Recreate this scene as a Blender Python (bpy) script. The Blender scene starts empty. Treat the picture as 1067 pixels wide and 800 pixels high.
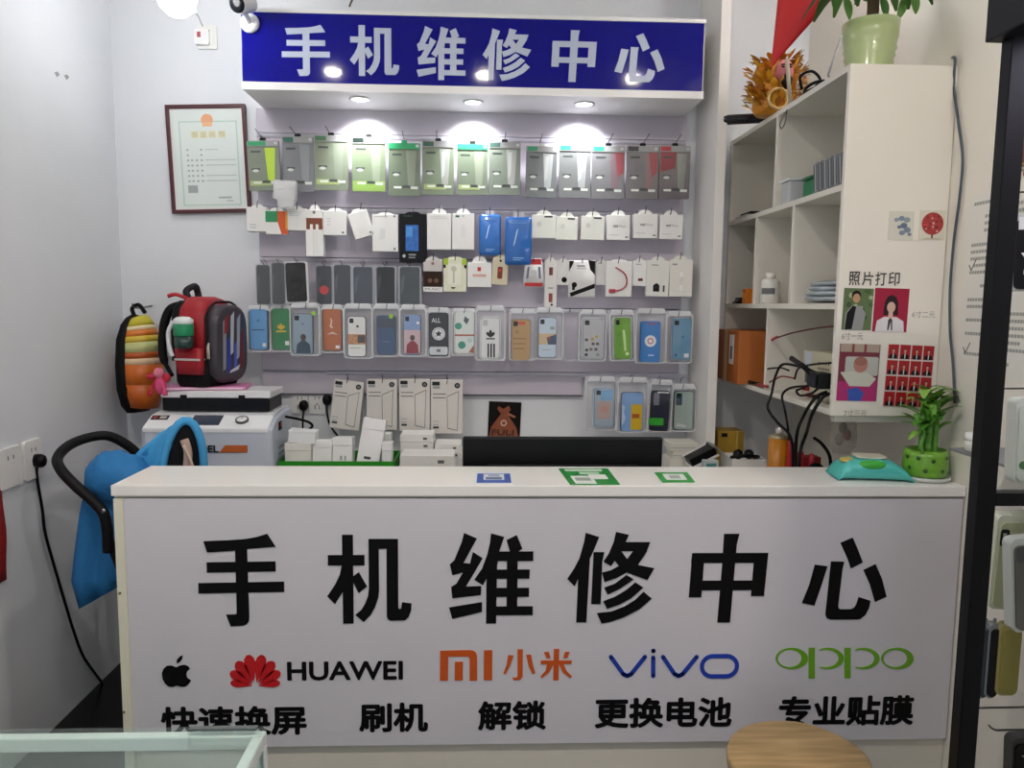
import bpy, bmesh, math, random
from mathutils import Vector, Matrix
random.seed(7)
S = bpy.context.scene
COL = S.collection
PI = math.pi
# ------------------------------------------------------------------ camera
FPX, IW, IH = 790.0, 1067.0, 800.0
CAM = Vector((0.0, 0.0, 1.53))
PSI, TH, ROLL = math.radians(2.26), math.radians(5.98), 0.0105
_R0 = Vector((math.cos(PSI), -math.sin(PSI), 0))
_F = Vector((math.sin(PSI) * math.cos(TH), math.cos(PSI) * math.cos(TH), -math.sin(TH)))
_U0 = _R0.cross(_F)
_R = _R0 * math.cos(ROLL) + _U0 * math.sin(ROLL)
_U = -_R0 * math.sin(ROLL) + _U0 * math.cos(ROLL)
cam_data = bpy.data.cameras.new('camera')
cam_data.sensor_fit = 'HORIZONTAL'
cam_data.sensor_width = 36.0
cam_data.lens = FPX / IW * 36.0
cam_data.clip_start = 0.02
cam = bpy.data.objects.new('camera', cam_data)
COL.objects.link(cam)
_m = Matrix((_R, _U, -_F)).transposed().to_4x4()
_m.translation = CAM
cam.matrix_world = _m
S.camera = cam
# ------------------------------------------------------------------ world, exposure
S.view_settings.view_transform = 'Standard'
S.view_settings.look = 'None'
S.view_settings.gamma = 1.0
S.view_settings.use_curve_mapping = False
S.view_settings.exposure = 0.95
wd = bpy.data.worlds.new('world')
S.world = wd
wd.use_nodes = True
wd.node_tree.nodes['Background'].inputs[0].default_value = (0.92, 0.95, 1.0, 1)
wd.node_tree.nodes['Background'].inputs[1].default_value = 0.42
E_BULB, E_SIGN, E_CEIL = 15.0, 7.5, 450.0

# ------------------------------------------------------------------ pixel -> place
def ray(px, py):
    return (_F * FPX + _R * (px - IW / 2) + _U * (IH / 2 - py)).normalized()
def W(px, py, d):            # point on the plane y = d
    r = ray(px, py); return CAM + r * (d / r.y)
def WX(px, py, x):           # point on the plane x = x
    r = ray(px, py); return CAM + r * (x / r.x)
def WZ(px, py, z):           # point on the plane z = z
    r = ray(px, py); return CAM + r * ((z - CAM.z) / r.z)

# ------------------------------------------------------------------ materials
def lin(h):
    if isinstance(h, str):
        h = h.lstrip('#'); c = [int(h[i:i + 2], 16) / 255 for i in (0, 2, 4)]
    else:
        c = list(h)
    return tuple((x / 12.92 if x <= .04045 else ((x + .055) / 1.055) ** 2.4) for x in c) + (1,)
_mats = {}
def M(col, rough=.5, metal=0., alpha=1., emit=0., noise=0., nscale=8., bump=0., bscale=60., coat=0., trans=0., spec=.5, stretch=None):
    key = (col, rough, metal, alpha, emit, noise, nscale, bump, bscale, coat, trans, spec, stretch)
    if key in _mats: return _mats[key]
    m = bpy.data.materials.new('mat_%03d' % len(_mats)); m.use_nodes = True
    nt = m.node_tree; b = nt.nodes['Principled BSDF']
    c = lin(col)
    if max(c[:3]) < .03 and spec == .5: spec = .2
    b.inputs['Base Color'].default_value = c
    b.inputs['Roughness'].default_value = rough
    b.inputs['Metallic'].default_value = metal
    b.inputs['Alpha'].default_value = alpha
    b.inputs['Coat Weight'].default_value = coat
    b.inputs['Coat Roughness'].default_value = .03
    b.inputs['Transmission Weight'].default_value = trans
    b.inputs['Specular IOR Level'].default_value = spec
    if emit:
        b.inputs['Emission Color'].default_value = c
        b.inputs['Emission Strength'].default_value = emit
    if noise or bump:
        tc = nt.nodes.new('ShaderNodeTexCoord'); mp = nt.nodes.new('ShaderNodeMapping')
        nt.links.new(tc.outputs['Object'], mp.inputs[0])
        if stretch: mp.inputs['Scale'].default_value = stretch
    if noise:
        n = nt.nodes.new('ShaderNodeTexNoise'); n.inputs['Scale'].default_value = nscale; n.inputs['Detail'].default_value = 4
        nt.links.new(mp.outputs[0], n.inputs[0])
        r = nt.nodes.new('ShaderNodeValToRGB')
        r.color_ramp.elements[0].position = .3; r.color_ramp.elements[1].position = .7
        r.color_ramp.elements[0].color = tuple(max(0, x * (1 - noise)) for x in c[:3]) + (1,)
        r.color_ramp.elements[1].color = tuple(min(1, x * (1 + noise)) for x in c[:3]) + (1,)
        nt.links.new(n.outputs[0], r.inputs[0]); nt.links.new(r.outputs[0], b.inputs['Base Color'])
    if bump:
        n2 = nt.nodes.new('ShaderNodeTexNoise'); n2.inputs['Scale'].default_value = bscale
        nt.links.new(mp.outputs[0], n2.inputs[0])
        bp = nt.nodes.new('ShaderNodeBump'); bp.inputs['Strength'].default_value = bump; bp.inputs['Distance'].default_value = .01
        nt.links.new(n2.outputs[0], bp.inputs['Height']); nt.links.new(bp.outputs[0], b.inputs['Normal'])
    _mats[key] = m
    return m
WHITE = M('#e9e8e6', .45); PAPER = M('#ecebe8', .6); BLACK = M('#060607', .4); DARK = M('#16171a', .5)
CHROME = M('#8d8f92', .25, .9); CLEAR = M('#eef0f4', .08, alpha=.16); CLEARW = M('#f2f3f6', .2, alpha=.45)
def clear_plastic(name, f, tint=(1, 1, 1, 1), rough=.06):
    m = bpy.data.materials.new(name); m.use_nodes = True; nt = m.node_tree; nt.nodes.clear()
    o = nt.nodes.new('ShaderNodeOutputMaterial'); mx = nt.nodes.new('ShaderNodeMixShader'); t = nt.nodes.new('ShaderNodeBsdfTransparent'); g = nt.nodes.new('ShaderNodeBsdfGlossy')
    t.inputs[0].default_value = tint; g.inputs['Roughness'].default_value = rough; mx.inputs[0].default_value = f
    nt.links.new(t.outputs[0], mx.inputs[1]); nt.links.new(g.outputs[0], mx.inputs[2]); nt.links.new(mx.outputs[0], o.inputs[0])
    return m
CLEAR = clear_plastic('clear_film', .03); CLEARB = M('#eef0f4', .15, alpha=.25)
GREYP = M('#8b8d90', .5); LGREY = M('#c3c4c6', .5)

# ------------------------------------------------------------------ mesh builder
def rr(x0, z0, x1, z1, r, n=5):
    if x0 > x1: x0, x1 = x1, x0
    if z0 > z1: z0, z1 = z1, z0
    r = min(r, (x1 - x0) / 2 * .999, (z1 - z0) / 2 * .999); p = []
    for cx, cz, a in ((x1 - r, z1 - r, 0), (x0 + r, z1 - r, 90), (x0 + r, z0 + r, 180), (x1 - r, z0 + r, 270)):
        for k in range(n + 1):
            t = math.radians(a + 90 * k / n); p.append((cx + r * math.cos(t), cz + r * math.sin(t)))
    return p
def spl(pts, n=6, closed=False):
    P = [Vector(p) for p in pts]; out = []; N = len(P)
    for i in range(N if closed else N - 1):
        if closed: a, b, c, d = P[i - 1], P[i], P[(i + 1) % N], P[(i + 2) % N]
        else: a, b, c, d = P[max(0, i - 1)], P[i], P[i + 1], P[min(N - 1, i + 2)]
        for k in range(n):
            t = k / n
            out.append(.5 * ((2 * b) + (c - a) * t + (2 * a - 5 * b + 4 * c - d) * t * t + (3 * b - a - 3 * c + d) * t ** 3))
    if not closed: out.append(P[-1])
    return out
_txt = {}
def glyphs(s):
    if s in _txt: return _txt[s]
    c = bpy.data.curves.new('t', 'FONT'); c.body = s; c.resolution_u = 3
    o = bpy.data.objects.new('t', c); COL.objects.link(o)
    bpy.context.view_layer.update()
    me = bpy.data.meshes.new_from_object(o.evaluated_get(bpy.context.evaluated_depsgraph_get()))
    v = [(a.co.x, a.co.y) for a in me.vertices]; f = [tuple(p.vertices) for p in me.polygons]
    bpy.data.objects.remove(o); bpy.data.curves.remove(c); bpy.data.meshes.remove(me)
    xs = [a[0] for a in v]; ys = [a[1] for a in v]
    x0, x1, y0, y1 = min(xs), max(xs), min(ys), max(ys)
    v = [((a - x0) / (x1 - x0), (b - y0) / (y1 - y0)) for a, b in v]
    _txt[s] = (v, f); return _txt[s]
class MB:
    def __init__(s): s.v = []; s.f = []; s.mi = []; s.ms = []; s.sm = []
    def add(s, vs, fs, mat, smooth=False):
        if mat not in s.ms: s.ms.append(mat)
        k = s.ms.index(mat); o = len(s.v)
        s.v += [tuple(a) for a in vs]
        for f in fs: s.f.append(tuple(i + o for i in f)); s.mi.append(k); s.sm.append(smooth)
        return s
    def prism(s, pts, y0, y1, mat, smooth=False):
        n = len(pts)
        vs = [(x, y0, z) for x, z in pts] + [(x, y1, z) for x, z in pts]
        fs = [tuple(range(n)), tuple(range(2 * n - 1, n - 1, -1))] + [(i, i + n, (i + 1) % n + n, (i + 1) % n) for i in range(n)]
        return s.add(vs, fs, mat, smooth)
    def box(s, x0, x1, y0, y1, z0, z1, mat):
        return s.prism([(x0, z0), (x1, z0), (x1, z1), (x0, z1)], y0, y1, mat)
    def zprism(s, pts, z0, z1, mat, smooth=False):
        n = len(pts)
        vs = [(x, y, z0) for x, y in pts] + [(x, y, z1) for x, y in pts]
        fs = [tuple(range(n)), tuple(range(2 * n - 1, n - 1, -1))] + [(i, i + n, (i + 1) % n + n, (i + 1) % n) for i in range(n)]
        return s.add(vs, fs, mat, smooth)
    def ring(s, outer, inner, y0, y1, mat):
        n = len(outer)
        vs = [(x, y0, z) for x, z in outer] + [(x, y0, z) for x, z in inner] + [(x, y1, z) for x, z in outer] + [(x, y1, z) for x, z in inner]
        fs = []
        for i in range(n):
            j = (i + 1) % n
            fs += [(i, j, n + j, n + i), (2 * n + i, 3 * n + i, 3 * n + j, 2 * n + j), (i, 2 * n + i, 2 * n + j, j), (n + i, n + j, 3 * n + j, 3 * n + i)]
        return s.add(vs, fs, mat)
    def tube(s, pts, r, mat, n=8, closed=False):
        P = [Vector(p) for p in pts]; N = len(P); vs = []; fs = []
        up = None
        for i in range(N):
            if closed: t = P[(i + 1) % N] - P[i - 1]
            else: t = P[min(N - 1, i + 1)] - P[max(0, i - 1)]
            if t.length < 1e-9: t = Vector((0, 0, 1))
            t.normalize()
            if up is None: up = Vector((0, 0, 1)) if abs(t.z) < .9 else Vector((1, 0, 0))
            a = t.cross(up)
            if a.length < 1e-4: a = t.cross(Vector((.3, .8, .5)))
            a.normalize(); b = a.cross(t).normalized(); up = b
            rad = r[i] if isinstance(r, (list, tuple)) else r
            for k in range(n):
                q = 2 * PI * k / n; vs.append(P[i] + a * (rad * math.cos(q)) + b * (rad * math.sin(q)))
        for i in range(N if closed else N - 1):
            j = (i + 1) % N
            for k in range(n):
                l = (k + 1) % n; fs.append((i * n + k, i * n + l, j * n + l, j * n + k))
        if not closed: fs += [tuple(range(n)), tuple(range((N - 1) * n, N * n))]
        return s.add(vs, fs, mat, True)
    def loft(s, rings, mat, smooth=True, cap=True):
        n = len(rings[0]); vs = [p for r in rings for p in r]; fs = []
        for i in range(len(rings) - 1):
            for k in range(n):
                l = (k + 1) % n; fs.append((i * n + k, i * n + l, (i + 1) * n + l, (i + 1) * n + k))
        if cap: fs += [tuple(range(n)), tuple(range((len(rings) - 1) * n, len(rings) * n))]
        return s.add(vs, fs, mat, smooth)
    def lathe(s, prof, mat, c=(0, 0, 0), n=24, smooth=True):
        rings = [[(c[0] + max(r, 1e-4) * math.cos(2 * PI * k / n), c[1] + max(r, 1e-4) * math.sin(2 * PI * k / n), c[2] + z) for k in range(n)] for r, z in prof]
        return s.loft(rings, mat, smooth)
    def ball(s, c, rx, ry, rz, mat, n=16, m=10):
        rings = [[(c[0] + rx * math.sin(PI * i / m) * math.cos(2 * PI * k / n), c[1] + ry * math.sin(PI * i / m) * math.sin(2 * PI * k / n), c[2] - rz * math.cos(PI * i / m)) for k in range(n)] for i in range(m + 1)]
        rings[0] = [(c[0] + 1e-4 * math.cos(2 * PI * k / n), c[1] + 1e-4 * math.sin(2 * PI * k / n), c[2] - rz) for k in range(n)]
        rings[-1] = [(c[0] + 1e-4 * math.cos(2 * PI * k / n), c[1] + 1e-4 * math.sin(2 * PI * k / n), c[2] + rz) for k in range(n)]
        return s.loft(rings, mat)
    def sheet(s, grid, mat, th=.0, smooth=True):      # grid[i][j] of points; th: thickness along +y
        a = len(grid); b = len(grid[0]); vs = [p for r in grid for p in r]; fs = []
        for i in range(a - 1):
            for j in range(b - 1): fs.append((i * b + j, i * b + j + 1, (i + 1) * b + j + 1, (i + 1) * b + j))
        return s.add(vs, fs, mat, smooth)
    def stroke(s, pts, w, y0, y1, mat, cap=True):     # thick polyline in the xz plane
        for i in range(len(pts) - 1):
            (ax, az), (bx, bz) = pts[i], pts[i + 1]; L = math.hypot(bx - ax, bz - az) or 1e-9
            nx, nz = -(bz - az) / L * w / 2, (bx - ax) / L * w / 2
            s.prism([(ax + nx, az + nz), (bx + nx, bz + nz), (bx - nx, bz - nz), (ax - nx, az - nz)], y0, y1, mat)
        if cap:
            for (ax, az) in pts: s.prism([(ax + w / 2 * math.cos(k * PI / 6), az + w / 2 * math.sin(k * PI / 6)) for k in range(12)], y0, y1, mat)
        return s
    def text(s, t, x0, z0, x1, z1, y, mat, bold=0.):
        v, f = glyphs(t); bx = bold * (z1 - z0)
        sh = [(0, 0)] + ([(bx * math.cos(a * PI / 4), bx * math.sin(a * PI / 4)) for a in range(8)] if bold else [])
        for k, (dx, dz) in enumerate(sh):
            s.add([(x0 + bx + a * (x1 - x0 - 2 * bx) + dx, y - k * 4e-5, z0 + bx + b * (z1 - z0 - 2 * bx) + dz) for a, b in v], f, mat)
        return s
    def build(s, name, parent=None, loc=None, rot=None, bevel=0., fix=True):
        me = bpy.data.meshes.new(name); me.from_pydata(s.v, [], s.f)
        for m in s.ms: me.materials.append(m)
        for p, k, q in zip(me.polygons, s.mi, s.sm): p.material_index = k; p.use_smooth = q
        if fix:
            bm = bmesh.new(); bm.from_mesh(me); bmesh.ops.recalc_face_normals(bm, faces=bm.faces); bm.to_mesh(me); bm.free()
        me.update()
        o = bpy.data.objects.new(name, me); COL.objects.link(o)
        if parent: o.parent = parent
        if loc is not None: o.location = loc
        if rot is not None: o.rotation_euler = rot
        if bevel:
            b = o.modifiers.new('bevel', 'BEVEL'); b.width = bevel; b.segments = 2; b.limit_method = 'ANGLE'
        return o
def tag(o, label, cat, group=None):
    o['label'] = label; o['category'] = cat
    if group: o['group'] = group
    return o
def thing(name, label, cat, loc=(0, 0, 0), rot=(0, 0, 0), group=None):
    o = bpy.data.objects.new(name, None); COL.objects.link(o); o.empty_display_size = .05
    o.location = loc; o.rotation_euler = rot
    return tag(o, label, cat, group)
def struct(o):
    o['kind'] = 'structure'; return o
def copy_tree(o, parent=None):
    c = o.copy(); COL.objects.link(c); c.parent = parent
    for ch in list(o.children):
        if ch.name != c.name: copy_tree(ch, c)
    return c
def light(name, kind, loc, energy, color, size=.1, rot=(0, 0, 0), parent=None, spot=None, blend=.5):
    l = bpy.data.lights.new(name, kind); l.energy = energy; l.color = color
    if kind == 'AREA': l.shape = 'DISK'; l.size = size
    else: l.shadow_soft_size = size
    if spot: l.spot_size = spot; l.spot_blend = blend
    o = bpy.data.objects.new(name, l); COL.objects.link(o); o.location = loc; o.rotation_euler = rot
    if parent: o.parent = parent
    return o

# ------------------------------------------------------------------ the room
XL, XR, DB, ZC = -1.53, 1.378, 3.3, 3.05
MW = M('#e0e3e8', .55, noise=.025, nscale=3, bump=.03, bscale=90)
MWR = M('#e6e2d8', .55, noise=.025, nscale=3, bump=.03, bscale=90)  # warmer copy of MW: the right side's warm light put into the colour
struct(MB().box(-3.5, 3.5, -3.0, DB + .1, -.05, 0, M('#141416', .25, noise=.2, nscale=3)).build('floor'))
struct(MB().box(XL - .1, XR + .1, -1.2, DB + .1, ZC, ZC + .08, M('#ecebe8', .7)).build('ceiling'))
struct(MB().box(XL - .1, XR + .1, DB, DB + .1, 0, ZC, MW).build('wall_back'))
struct(MB().box(XL - .1, XL, -1.2, DB, 0, ZC, MW).build('wall_left'))
struct(MB().box(XR, XR + .1, -1.2, DB, 0, ZC, MWR).build('wall_right'))
# ------------------------------------------------------------------ big sign characters (outlines in a 100 x 105 cell, crop units / 7.62)
GLY = {
 'shou': [[(90,105),(300,97),(430,88),(520,72),(605,47),(672,150),(440,168),(345,180),(118,195)], [(110,272),(668,266),(668,346),(110,354)], [(38,437),(733,428),(733,510),(38,520)],
          [(343,170),(440,165),(443,720),(438,750),(420,770),(395,780),(290,786),(255,690),(330,690),(343,680)]],
 'ji': [[(152,55),(240,55),(238,762),(152,762)], [(35,215),(332,215),(332,297),(35,297)], [(148,290),(175,400),(150,510),(88,605),(25,542),(90,450),(130,370)],
        [(230,390),(240,382),(285,350),(350,465),(282,518),(240,435),(230,420)], [(366,88),(448,88),(448,500),(440,560),(415,630),(380,690),(322,750),(252,692),(300,655),(335,600),(358,540),(366,470)],
        [(366,88),(605,88),(605,166),(366,166)], [(512,88),(605,88),(605,640),(615,648),(628,640),(635,592),(714,603),(710,660),(690,710),(660,738),(540,740),(518,728),(510,700)]],
 'wei': [[(168,38),(268,82),(165,275),(215,280),(238,188),(315,238),(185,462),(305,458),(303,530),(78,555),(68,465),(110,440),(160,350),(78,372),(58,285),(92,255),(150,110)],
         [(52,628),(312,586),(312,664),(78,720)], [(378,42),(482,70),(445,180),(428,300),(424,758),(345,758),(345,400),(318,452),(250,408),(310,320),(350,210),(372,110)],
         [(500,95),(580,55),(625,162),(590,188),(590,690),(505,690),(505,262),(528,188)], [(400,185),(712,185),(712,260),(400,260)], [(400,328),(686,328),(684,400),(400,400)],
         [(400,474),(682,474),(682,545),(400,545)], [(400,622),(714,622),(714,692),(400,692)]],
 'xiu': [[(168,38),(272,72),(235,170),(205,240),(188,745),(110,745),(118,400),(92,458),(35,400),(85,320),(125,240),(158,110)], [(232,190),(315,190),(300,270),(296,600),(222,600)],
         [(400,32),(500,55),(475,115),(445,183),(395,258),(368,300),(310,265),(350,200),(385,110)], [(450,112),(665,112),(640,183),(430,183)],
         [(535,183),(642,183),(620,220),(575,290),(500,345),(410,395),(322,425),(300,352),(370,332),(430,298),(492,245)],
         [(445,183),(492,245),(560,288),(703,318),(652,412),(490,350),(428,298),(395,258),(420,200)], [(320,470),(400,440),(490,370),(545,405),(440,480),(348,525)],
         [(315,578),(400,545),(490,490),(560,430),(622,470),(530,555),(440,605),(345,638)], [(268,672),(380,660),(480,620),(560,570),(625,503),(690,558),(600,640),(480,705),(380,740),(305,755)]],
 'zhong': [[(340,45),(455,45),(438,130),(412,745),(316,745),(335,300)], [(108,195),(678,195),(672,273),(102,273)], [(108,195),(200,195),(188,543),(94,543)],
           [(575,195),(678,195),(660,535),(562,535)], [(100,412),(668,412),(660,488),(98,488)]],
 'xin': [[(142,287),(237,300),(205,430),(155,608),(60,588),(110,440)], [(262,262),(362,265),(352,320),(335,610),(340,630),(355,638),(435,638),(458,625),(472,600),(487,542),(578,572),(570,630),(545,685),(510,715),(490,720),(285,720),(255,710),(242,680)],
         [(325,118),(415,78),(455,160),(502,270),(415,318),(385,240)], [(510,330),(600,285),(655,400),(698,540),(612,582),(565,440)]]}
def big_char(mb, key, p0, p1, y, th, mat):      # p0 top-left, p1 bottom-right world points
    P = GLY[key]; xs = [a for q in P for a, b in q]; zs = [b for q in P for a, b in q]
    x0, x1, z0, z1 = min(xs), max(xs), min(zs), max(zs)
    for i, q in enumerate(P):
        mb.prism([(p0.x + (a - x0) / (x1 - x0) * (p1.x - p0.x), p0.z + (b - z0) / (z1 - z0) * (p1.z - p0.z)) for a, b in q], y - th - i * 3e-5, y, mat)

# ------------------------------------------------------------------ counter
CF, CT = 2.06, 1.03                      # front plane, top height
cl = W(115, 505, CF).x; CB = 2.315
MCW = M('#dcd7ca', .35, noise=.015, nscale=4)
ct = thing('reception_counter', 'long white service counter with a lettered front panel', 'counter', (0, CF, 0))
MB().box(cl, XR - .002, .02, .04, 0, CT - .03, MCW).box(cl, cl + .02, .04, CB - CF, 0, CT - .03, MCW).box(cl + .02, XR - .002, CB - CF - .02, CB - CF, .0, CT - .03, MCW).build('carcass', ct)
MB().box(cl, XR - .002, 0, CB - CF, CT - .03, CT, M('#ecebe6', .3)).build('countertop', ct, bevel=.002)
zb = W(540, 776, CF).z; ztp = W(540, 520, CF).z
MB().box(cl + .005, cl + .03, .001, .02, zb - .3, ztp, M('#dfdcc9', .5)).build('edge_trim', ct)
fp = MB().box(cl + .03, XR - .004, .006, .02, zb, ztp, M('#d2d0d6', .28, noise=.012, nscale=5)).build('front_panel', ct)
for py in (618, 742):
    q = W(116 + (py - 500) * .035, py, CF); MB().prism([(q.x + .012 + .004 * math.cos(k * PI / 4), q.z + .004 * math.sin(k * PI / 4)) for k in range(8)], -.001, .001, M('#a08a5a', .4, .8)).build('screw', ct)
INK = M('#030304', .6, spec=.2)
yf = .006
def wl(px, py): q = W(px, py, CF + yf); return q
chs = [('shou', 205, 556, 297, 652), ('ji', 340, 557, 429, 649), ('wei', 468, 555, 555, 649), ('xiu', 592, 554, 680, 649), ('zhong', 720, 556, 797, 648), ('xin', 839, 560, 922, 645)]
for k, a, b, c, d in chs:
    mb = MB(); big_char(mb, k, wl(a, b), wl(c, d), yf, .002, INK); mb.build('lettering', fp)
for t, a, b, c, d in [('快速换屏', 167, 736, 320, 765), ('刷机', 374, 732, 446, 762), ('解锁', 498, 730, 569, 760), ('更换电池', 620, 727, 762, 757), ('专业贴膜', 812, 725, 951, 755)]:
    p, q = wl(a, b), wl(c, d); MB().text(t, p.x, q.z, q.x, p.z, yf - .0012, INK, .038).build('lettering', fp, fix=False)
def from_crop(ox, oy, sc):
    def f(u, v): q = wl(ox + u / sc, oy + v / sc); return (q.x, q.z)
    return f
g = from_crop(150, 660, 2.602)
mb = MB()
mb.prism([g(*p) for p in [(88,91),(98,86),(110,84),(120,88),(125,95),(117,102),(115,110),(117,119),(128,127),(122,136),(113,143),(103,144),(90,140),(78,144),(68,143),(58,135),(51,122),(49,107),(53,95),(62,87),(74,86)]], yf - .002, yf, INK)
mb.prism([g(*p) for p in [(89,80),(90,70),(97,62),(105,58),(104,69),(97,77)]], yf - .002, yf, INK); mb.build('fruit_emblem', fp)
RED = M('#c01a20', .4); mb = MB()
for i, (a, L, wd_) in enumerate([(12, 86, 15.5), (36.5, 82, 15.5), (60, 76, 13.5), (82, 66, 10)]):
    for s in (-1, 1):
        t = math.radians(a * s); ex, ey = math.sin(t), -math.cos(t); nx, ny = math.cos(t), math.sin(t)
        q = [(r0, w0) for r0, w0 in ((.12, 0), (.45, .62), (.72, 1), (.9, .82), (1, .3))]
        pts = [(302 + 1.5 * s + ex * L * r0 + nx * wd_ * w0, 142 + ey * L * r0 + ny * wd_ * w0) for r0, w0 in q] + [(302 + 1.5 * s + ex * L * r0 - nx * wd_ * w0, 142 + ey * L * r0 - ny * wd_ * w0) for r0, w0 in reversed(q)]
        mb.prism([g(*p) for p in pts], yf - .002, yf, RED)
mb.build('petal_emblem', fp)
p, q = wl(299, 689), wl(420, 708); MB().text('HUAWEI', p.x, q.z, q.x, p.z, yf - .0012, INK, .04).build('lettering', fp, fix=False)
g = from_crop(450, 665, 6.67); ORG = M('#c8561a', .4); mb = MB()
for pl in [[(58,85),(262,80),(290,84),(308,98),(315,125),(315,292),(262,292),(262,140),(257,128),(245,125),(114,125),(112,292),(56,292)], [(160,162),(217,160),(215,290),(158,290)], [(362,82),(420,80),(418,288),(360,288)]]:
    mb.prism([g(*p) for p in pl], yf - .002, yf, ORG)
mb.build('lettering', fp)
mb = MB()
for i, pl in enumerate([[(595,75),(632,75),(630,265),(615,285),(570,290),(558,270),(585,272),(595,262)], [(530,115),(568,118),(545,185),(512,250),(497,240),(520,180)], [(655,112),(690,112),(700,170),(718,240),(700,248),(672,190)],
           [(848,72),(885,72),(880,290),(843,290)], [(757,152),(972,152),(970,176),(757,179)], [(778,95),(812,92),(825,135),(798,138)], [(925,92),(958,92),(940,138),(912,135)], [(800,175),(848,175),(815,235),(765,275),(755,262),(790,225)], [(882,175),(915,178),(940,230),(975,262),(962,275),(910,235)]]):
    mb.prism([g(*p) for p in pl], yf - .002 - i * 3e-5, yf, ORG)
mb.build('lettering', fp)
g = from_crop(620, 665, 3.138); BLU = M('#1f3fa8', .4); wv = abs(g(14, 0)[0] - g(0, 0)[0]); mb = MB()
for pl in [[(52,60),(92,116),(105,122),(118,116),(163,60)], [(190,62),(190,122)], [(190,40),(191,40)], [(222,60),(260,116),(273,122),(286,116),(332,60)]]:
    mb.stroke([g(*p) for p in pl], wv, yf - .002, yf, BLU)
a0, a1 = g(341, 131), g(472, 50); o_ = rr(*a0, *a1, .1, 8); a0, a1 = g(355, 117), g(458, 64); mb.ring(o_, rr(*a0, *a1, .1, 8), yf - .002, yf, BLU)
mb.build('lettering', fp)
GRN = M('#6aa81c', .4); mb = MB()
def ell(cx, cy, rx, ry, n=28): return [g(cx + rx * math.cos(2 * PI * k / n), cy + ry * math.sin(2 * PI * k / n)) for k in range(n)]
for cx in (643, 988): mb.ring(ell(cx, 65, 53, 35), ell(cx - 7, 65, 39, 28), yf - .002, yf, GRN)
for cx in (698, 815):
    mb.prism([g(cx, 30), g(cx + 20, 30), g(cx + 20, 130), g(cx, 130)], yf - .002, yf, GRN)
    n = 18; oo = []; ii = []
    for k in range(n + 1):
        a = -2.05 + 4.1 * k / n
        oo.append(g(cx + 63 + 52 * math.cos(a), 65 + 35 * math.sin(a))); ii.append(g(cx + 54 + 44 * math.cos(a), 65 + 28.5 * math.sin(a)))
    mb.prism(oo + ii[::-1], yf - .002, yf, GRN)
mb.build('lettering', fp)

# ------------------------------------------------------------------ lit sign box over the display wall
SD = 3.0
q0, q1 = W(251, 12, SD), W(735, 97, SD)
sg = thing('shop_sign', 'blue sign box with large white lettering above the display wall', 'sign', (0, SD, 0))
sx0, sx1, sz0, sz1 = W(251, 50, SD).x, .848, W(495, 98, SD).z, W(495, 14, SD).z
SB = DB - .002 - SD
MB().box(sx0, sx1, .012, SB, sz0, sz1, M('#ebeae9', .5)).build('box', sg, bevel=.003)
b1 = W(495, 90, SD).z; b2 = W(495, 18, SD).z
MB().box(sx0, sx1, 0, .012, sz0, b1, M('#e9e9ea', .35, .1)).box(sx0, sx1, 0, .012, b2, sz1, M('#e9e9ea', .35, .1)).build('frame', sg)
sp = MB().box(sx0 + .002, sx1 - .006, .004, .012, b1, b2, M('#0a0a86', .05, spec=.35)).build('face_panel', sg)
SIL = M('#b9c3da', .3)
for (k, *_), (a, b, c, d) in zip(chs, [(293,25,344,80), (364,26,416,80), (434,27,485,84), (503,29,553,85), (575,31,621,86), (641,34,692,86)]):
    mb = MB(); big_char(mb, k, W(a, b, SD + .004), W(c, d, SD + .004), .004, .0015, SIL); mb.build('lettering', sp)
for px, py, wh in ((375, 103, 'nearest the security camera'), (493, 106, 'between the other two'), (609, 108, 'nearest the shelf cabinet')):
    c = WZ(px, py, sz0)
    t = thing('recessed_downlight', 'glowing recessed downlight under the blue sign box, ' + wh, 'downlight', (c.x, c.y, sz0), group='downlights under the sign')
    MB().lathe([(.028, -.001), (.034, -.006), (.04, -.004), (.041, 0), (.028, 0)], M('#d8d8d8', .3, .6)).build('trim_ring', t)
    MB().lathe([(.0, -.003), (.028, -.003), (.028, -.001), (.0, -.001)], M('#ffffff', emit=12.)).build('diffuser', t)
    light('downlight_lamp', 'SPOT', (0, 0, -.012), E_SIGN, (.97, .98, 1), .02, (math.radians(38), 0, 0), t, math.radians(92), .6)
# ceiling downlights nearer the shop front (seen mirrored in the sign)
for x, wh in ((-1.0, 'over the glass showcase'), (0, 'over the middle of the shop'), (1.0, 'over the black rack')):
    t = thing('ceiling_downlight', 'round ceiling downlight ' + wh, 'downlight', (x, .76, ZC), group='ceiling downlights')
    MB().lathe([(.04, -.0005), (.046, -.003), (.052, -.002), (.053, 0), (.04, 0)], M('#d8d8d8', .3, .6)).build('trim_ring', t)
    MB().lathe([(.0, -.002), (.04, -.002), (.04, -.0005), (.0, -.0005)], M('#fff4ea', emit=E_CEIL)).build('diffuser', t)
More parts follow.
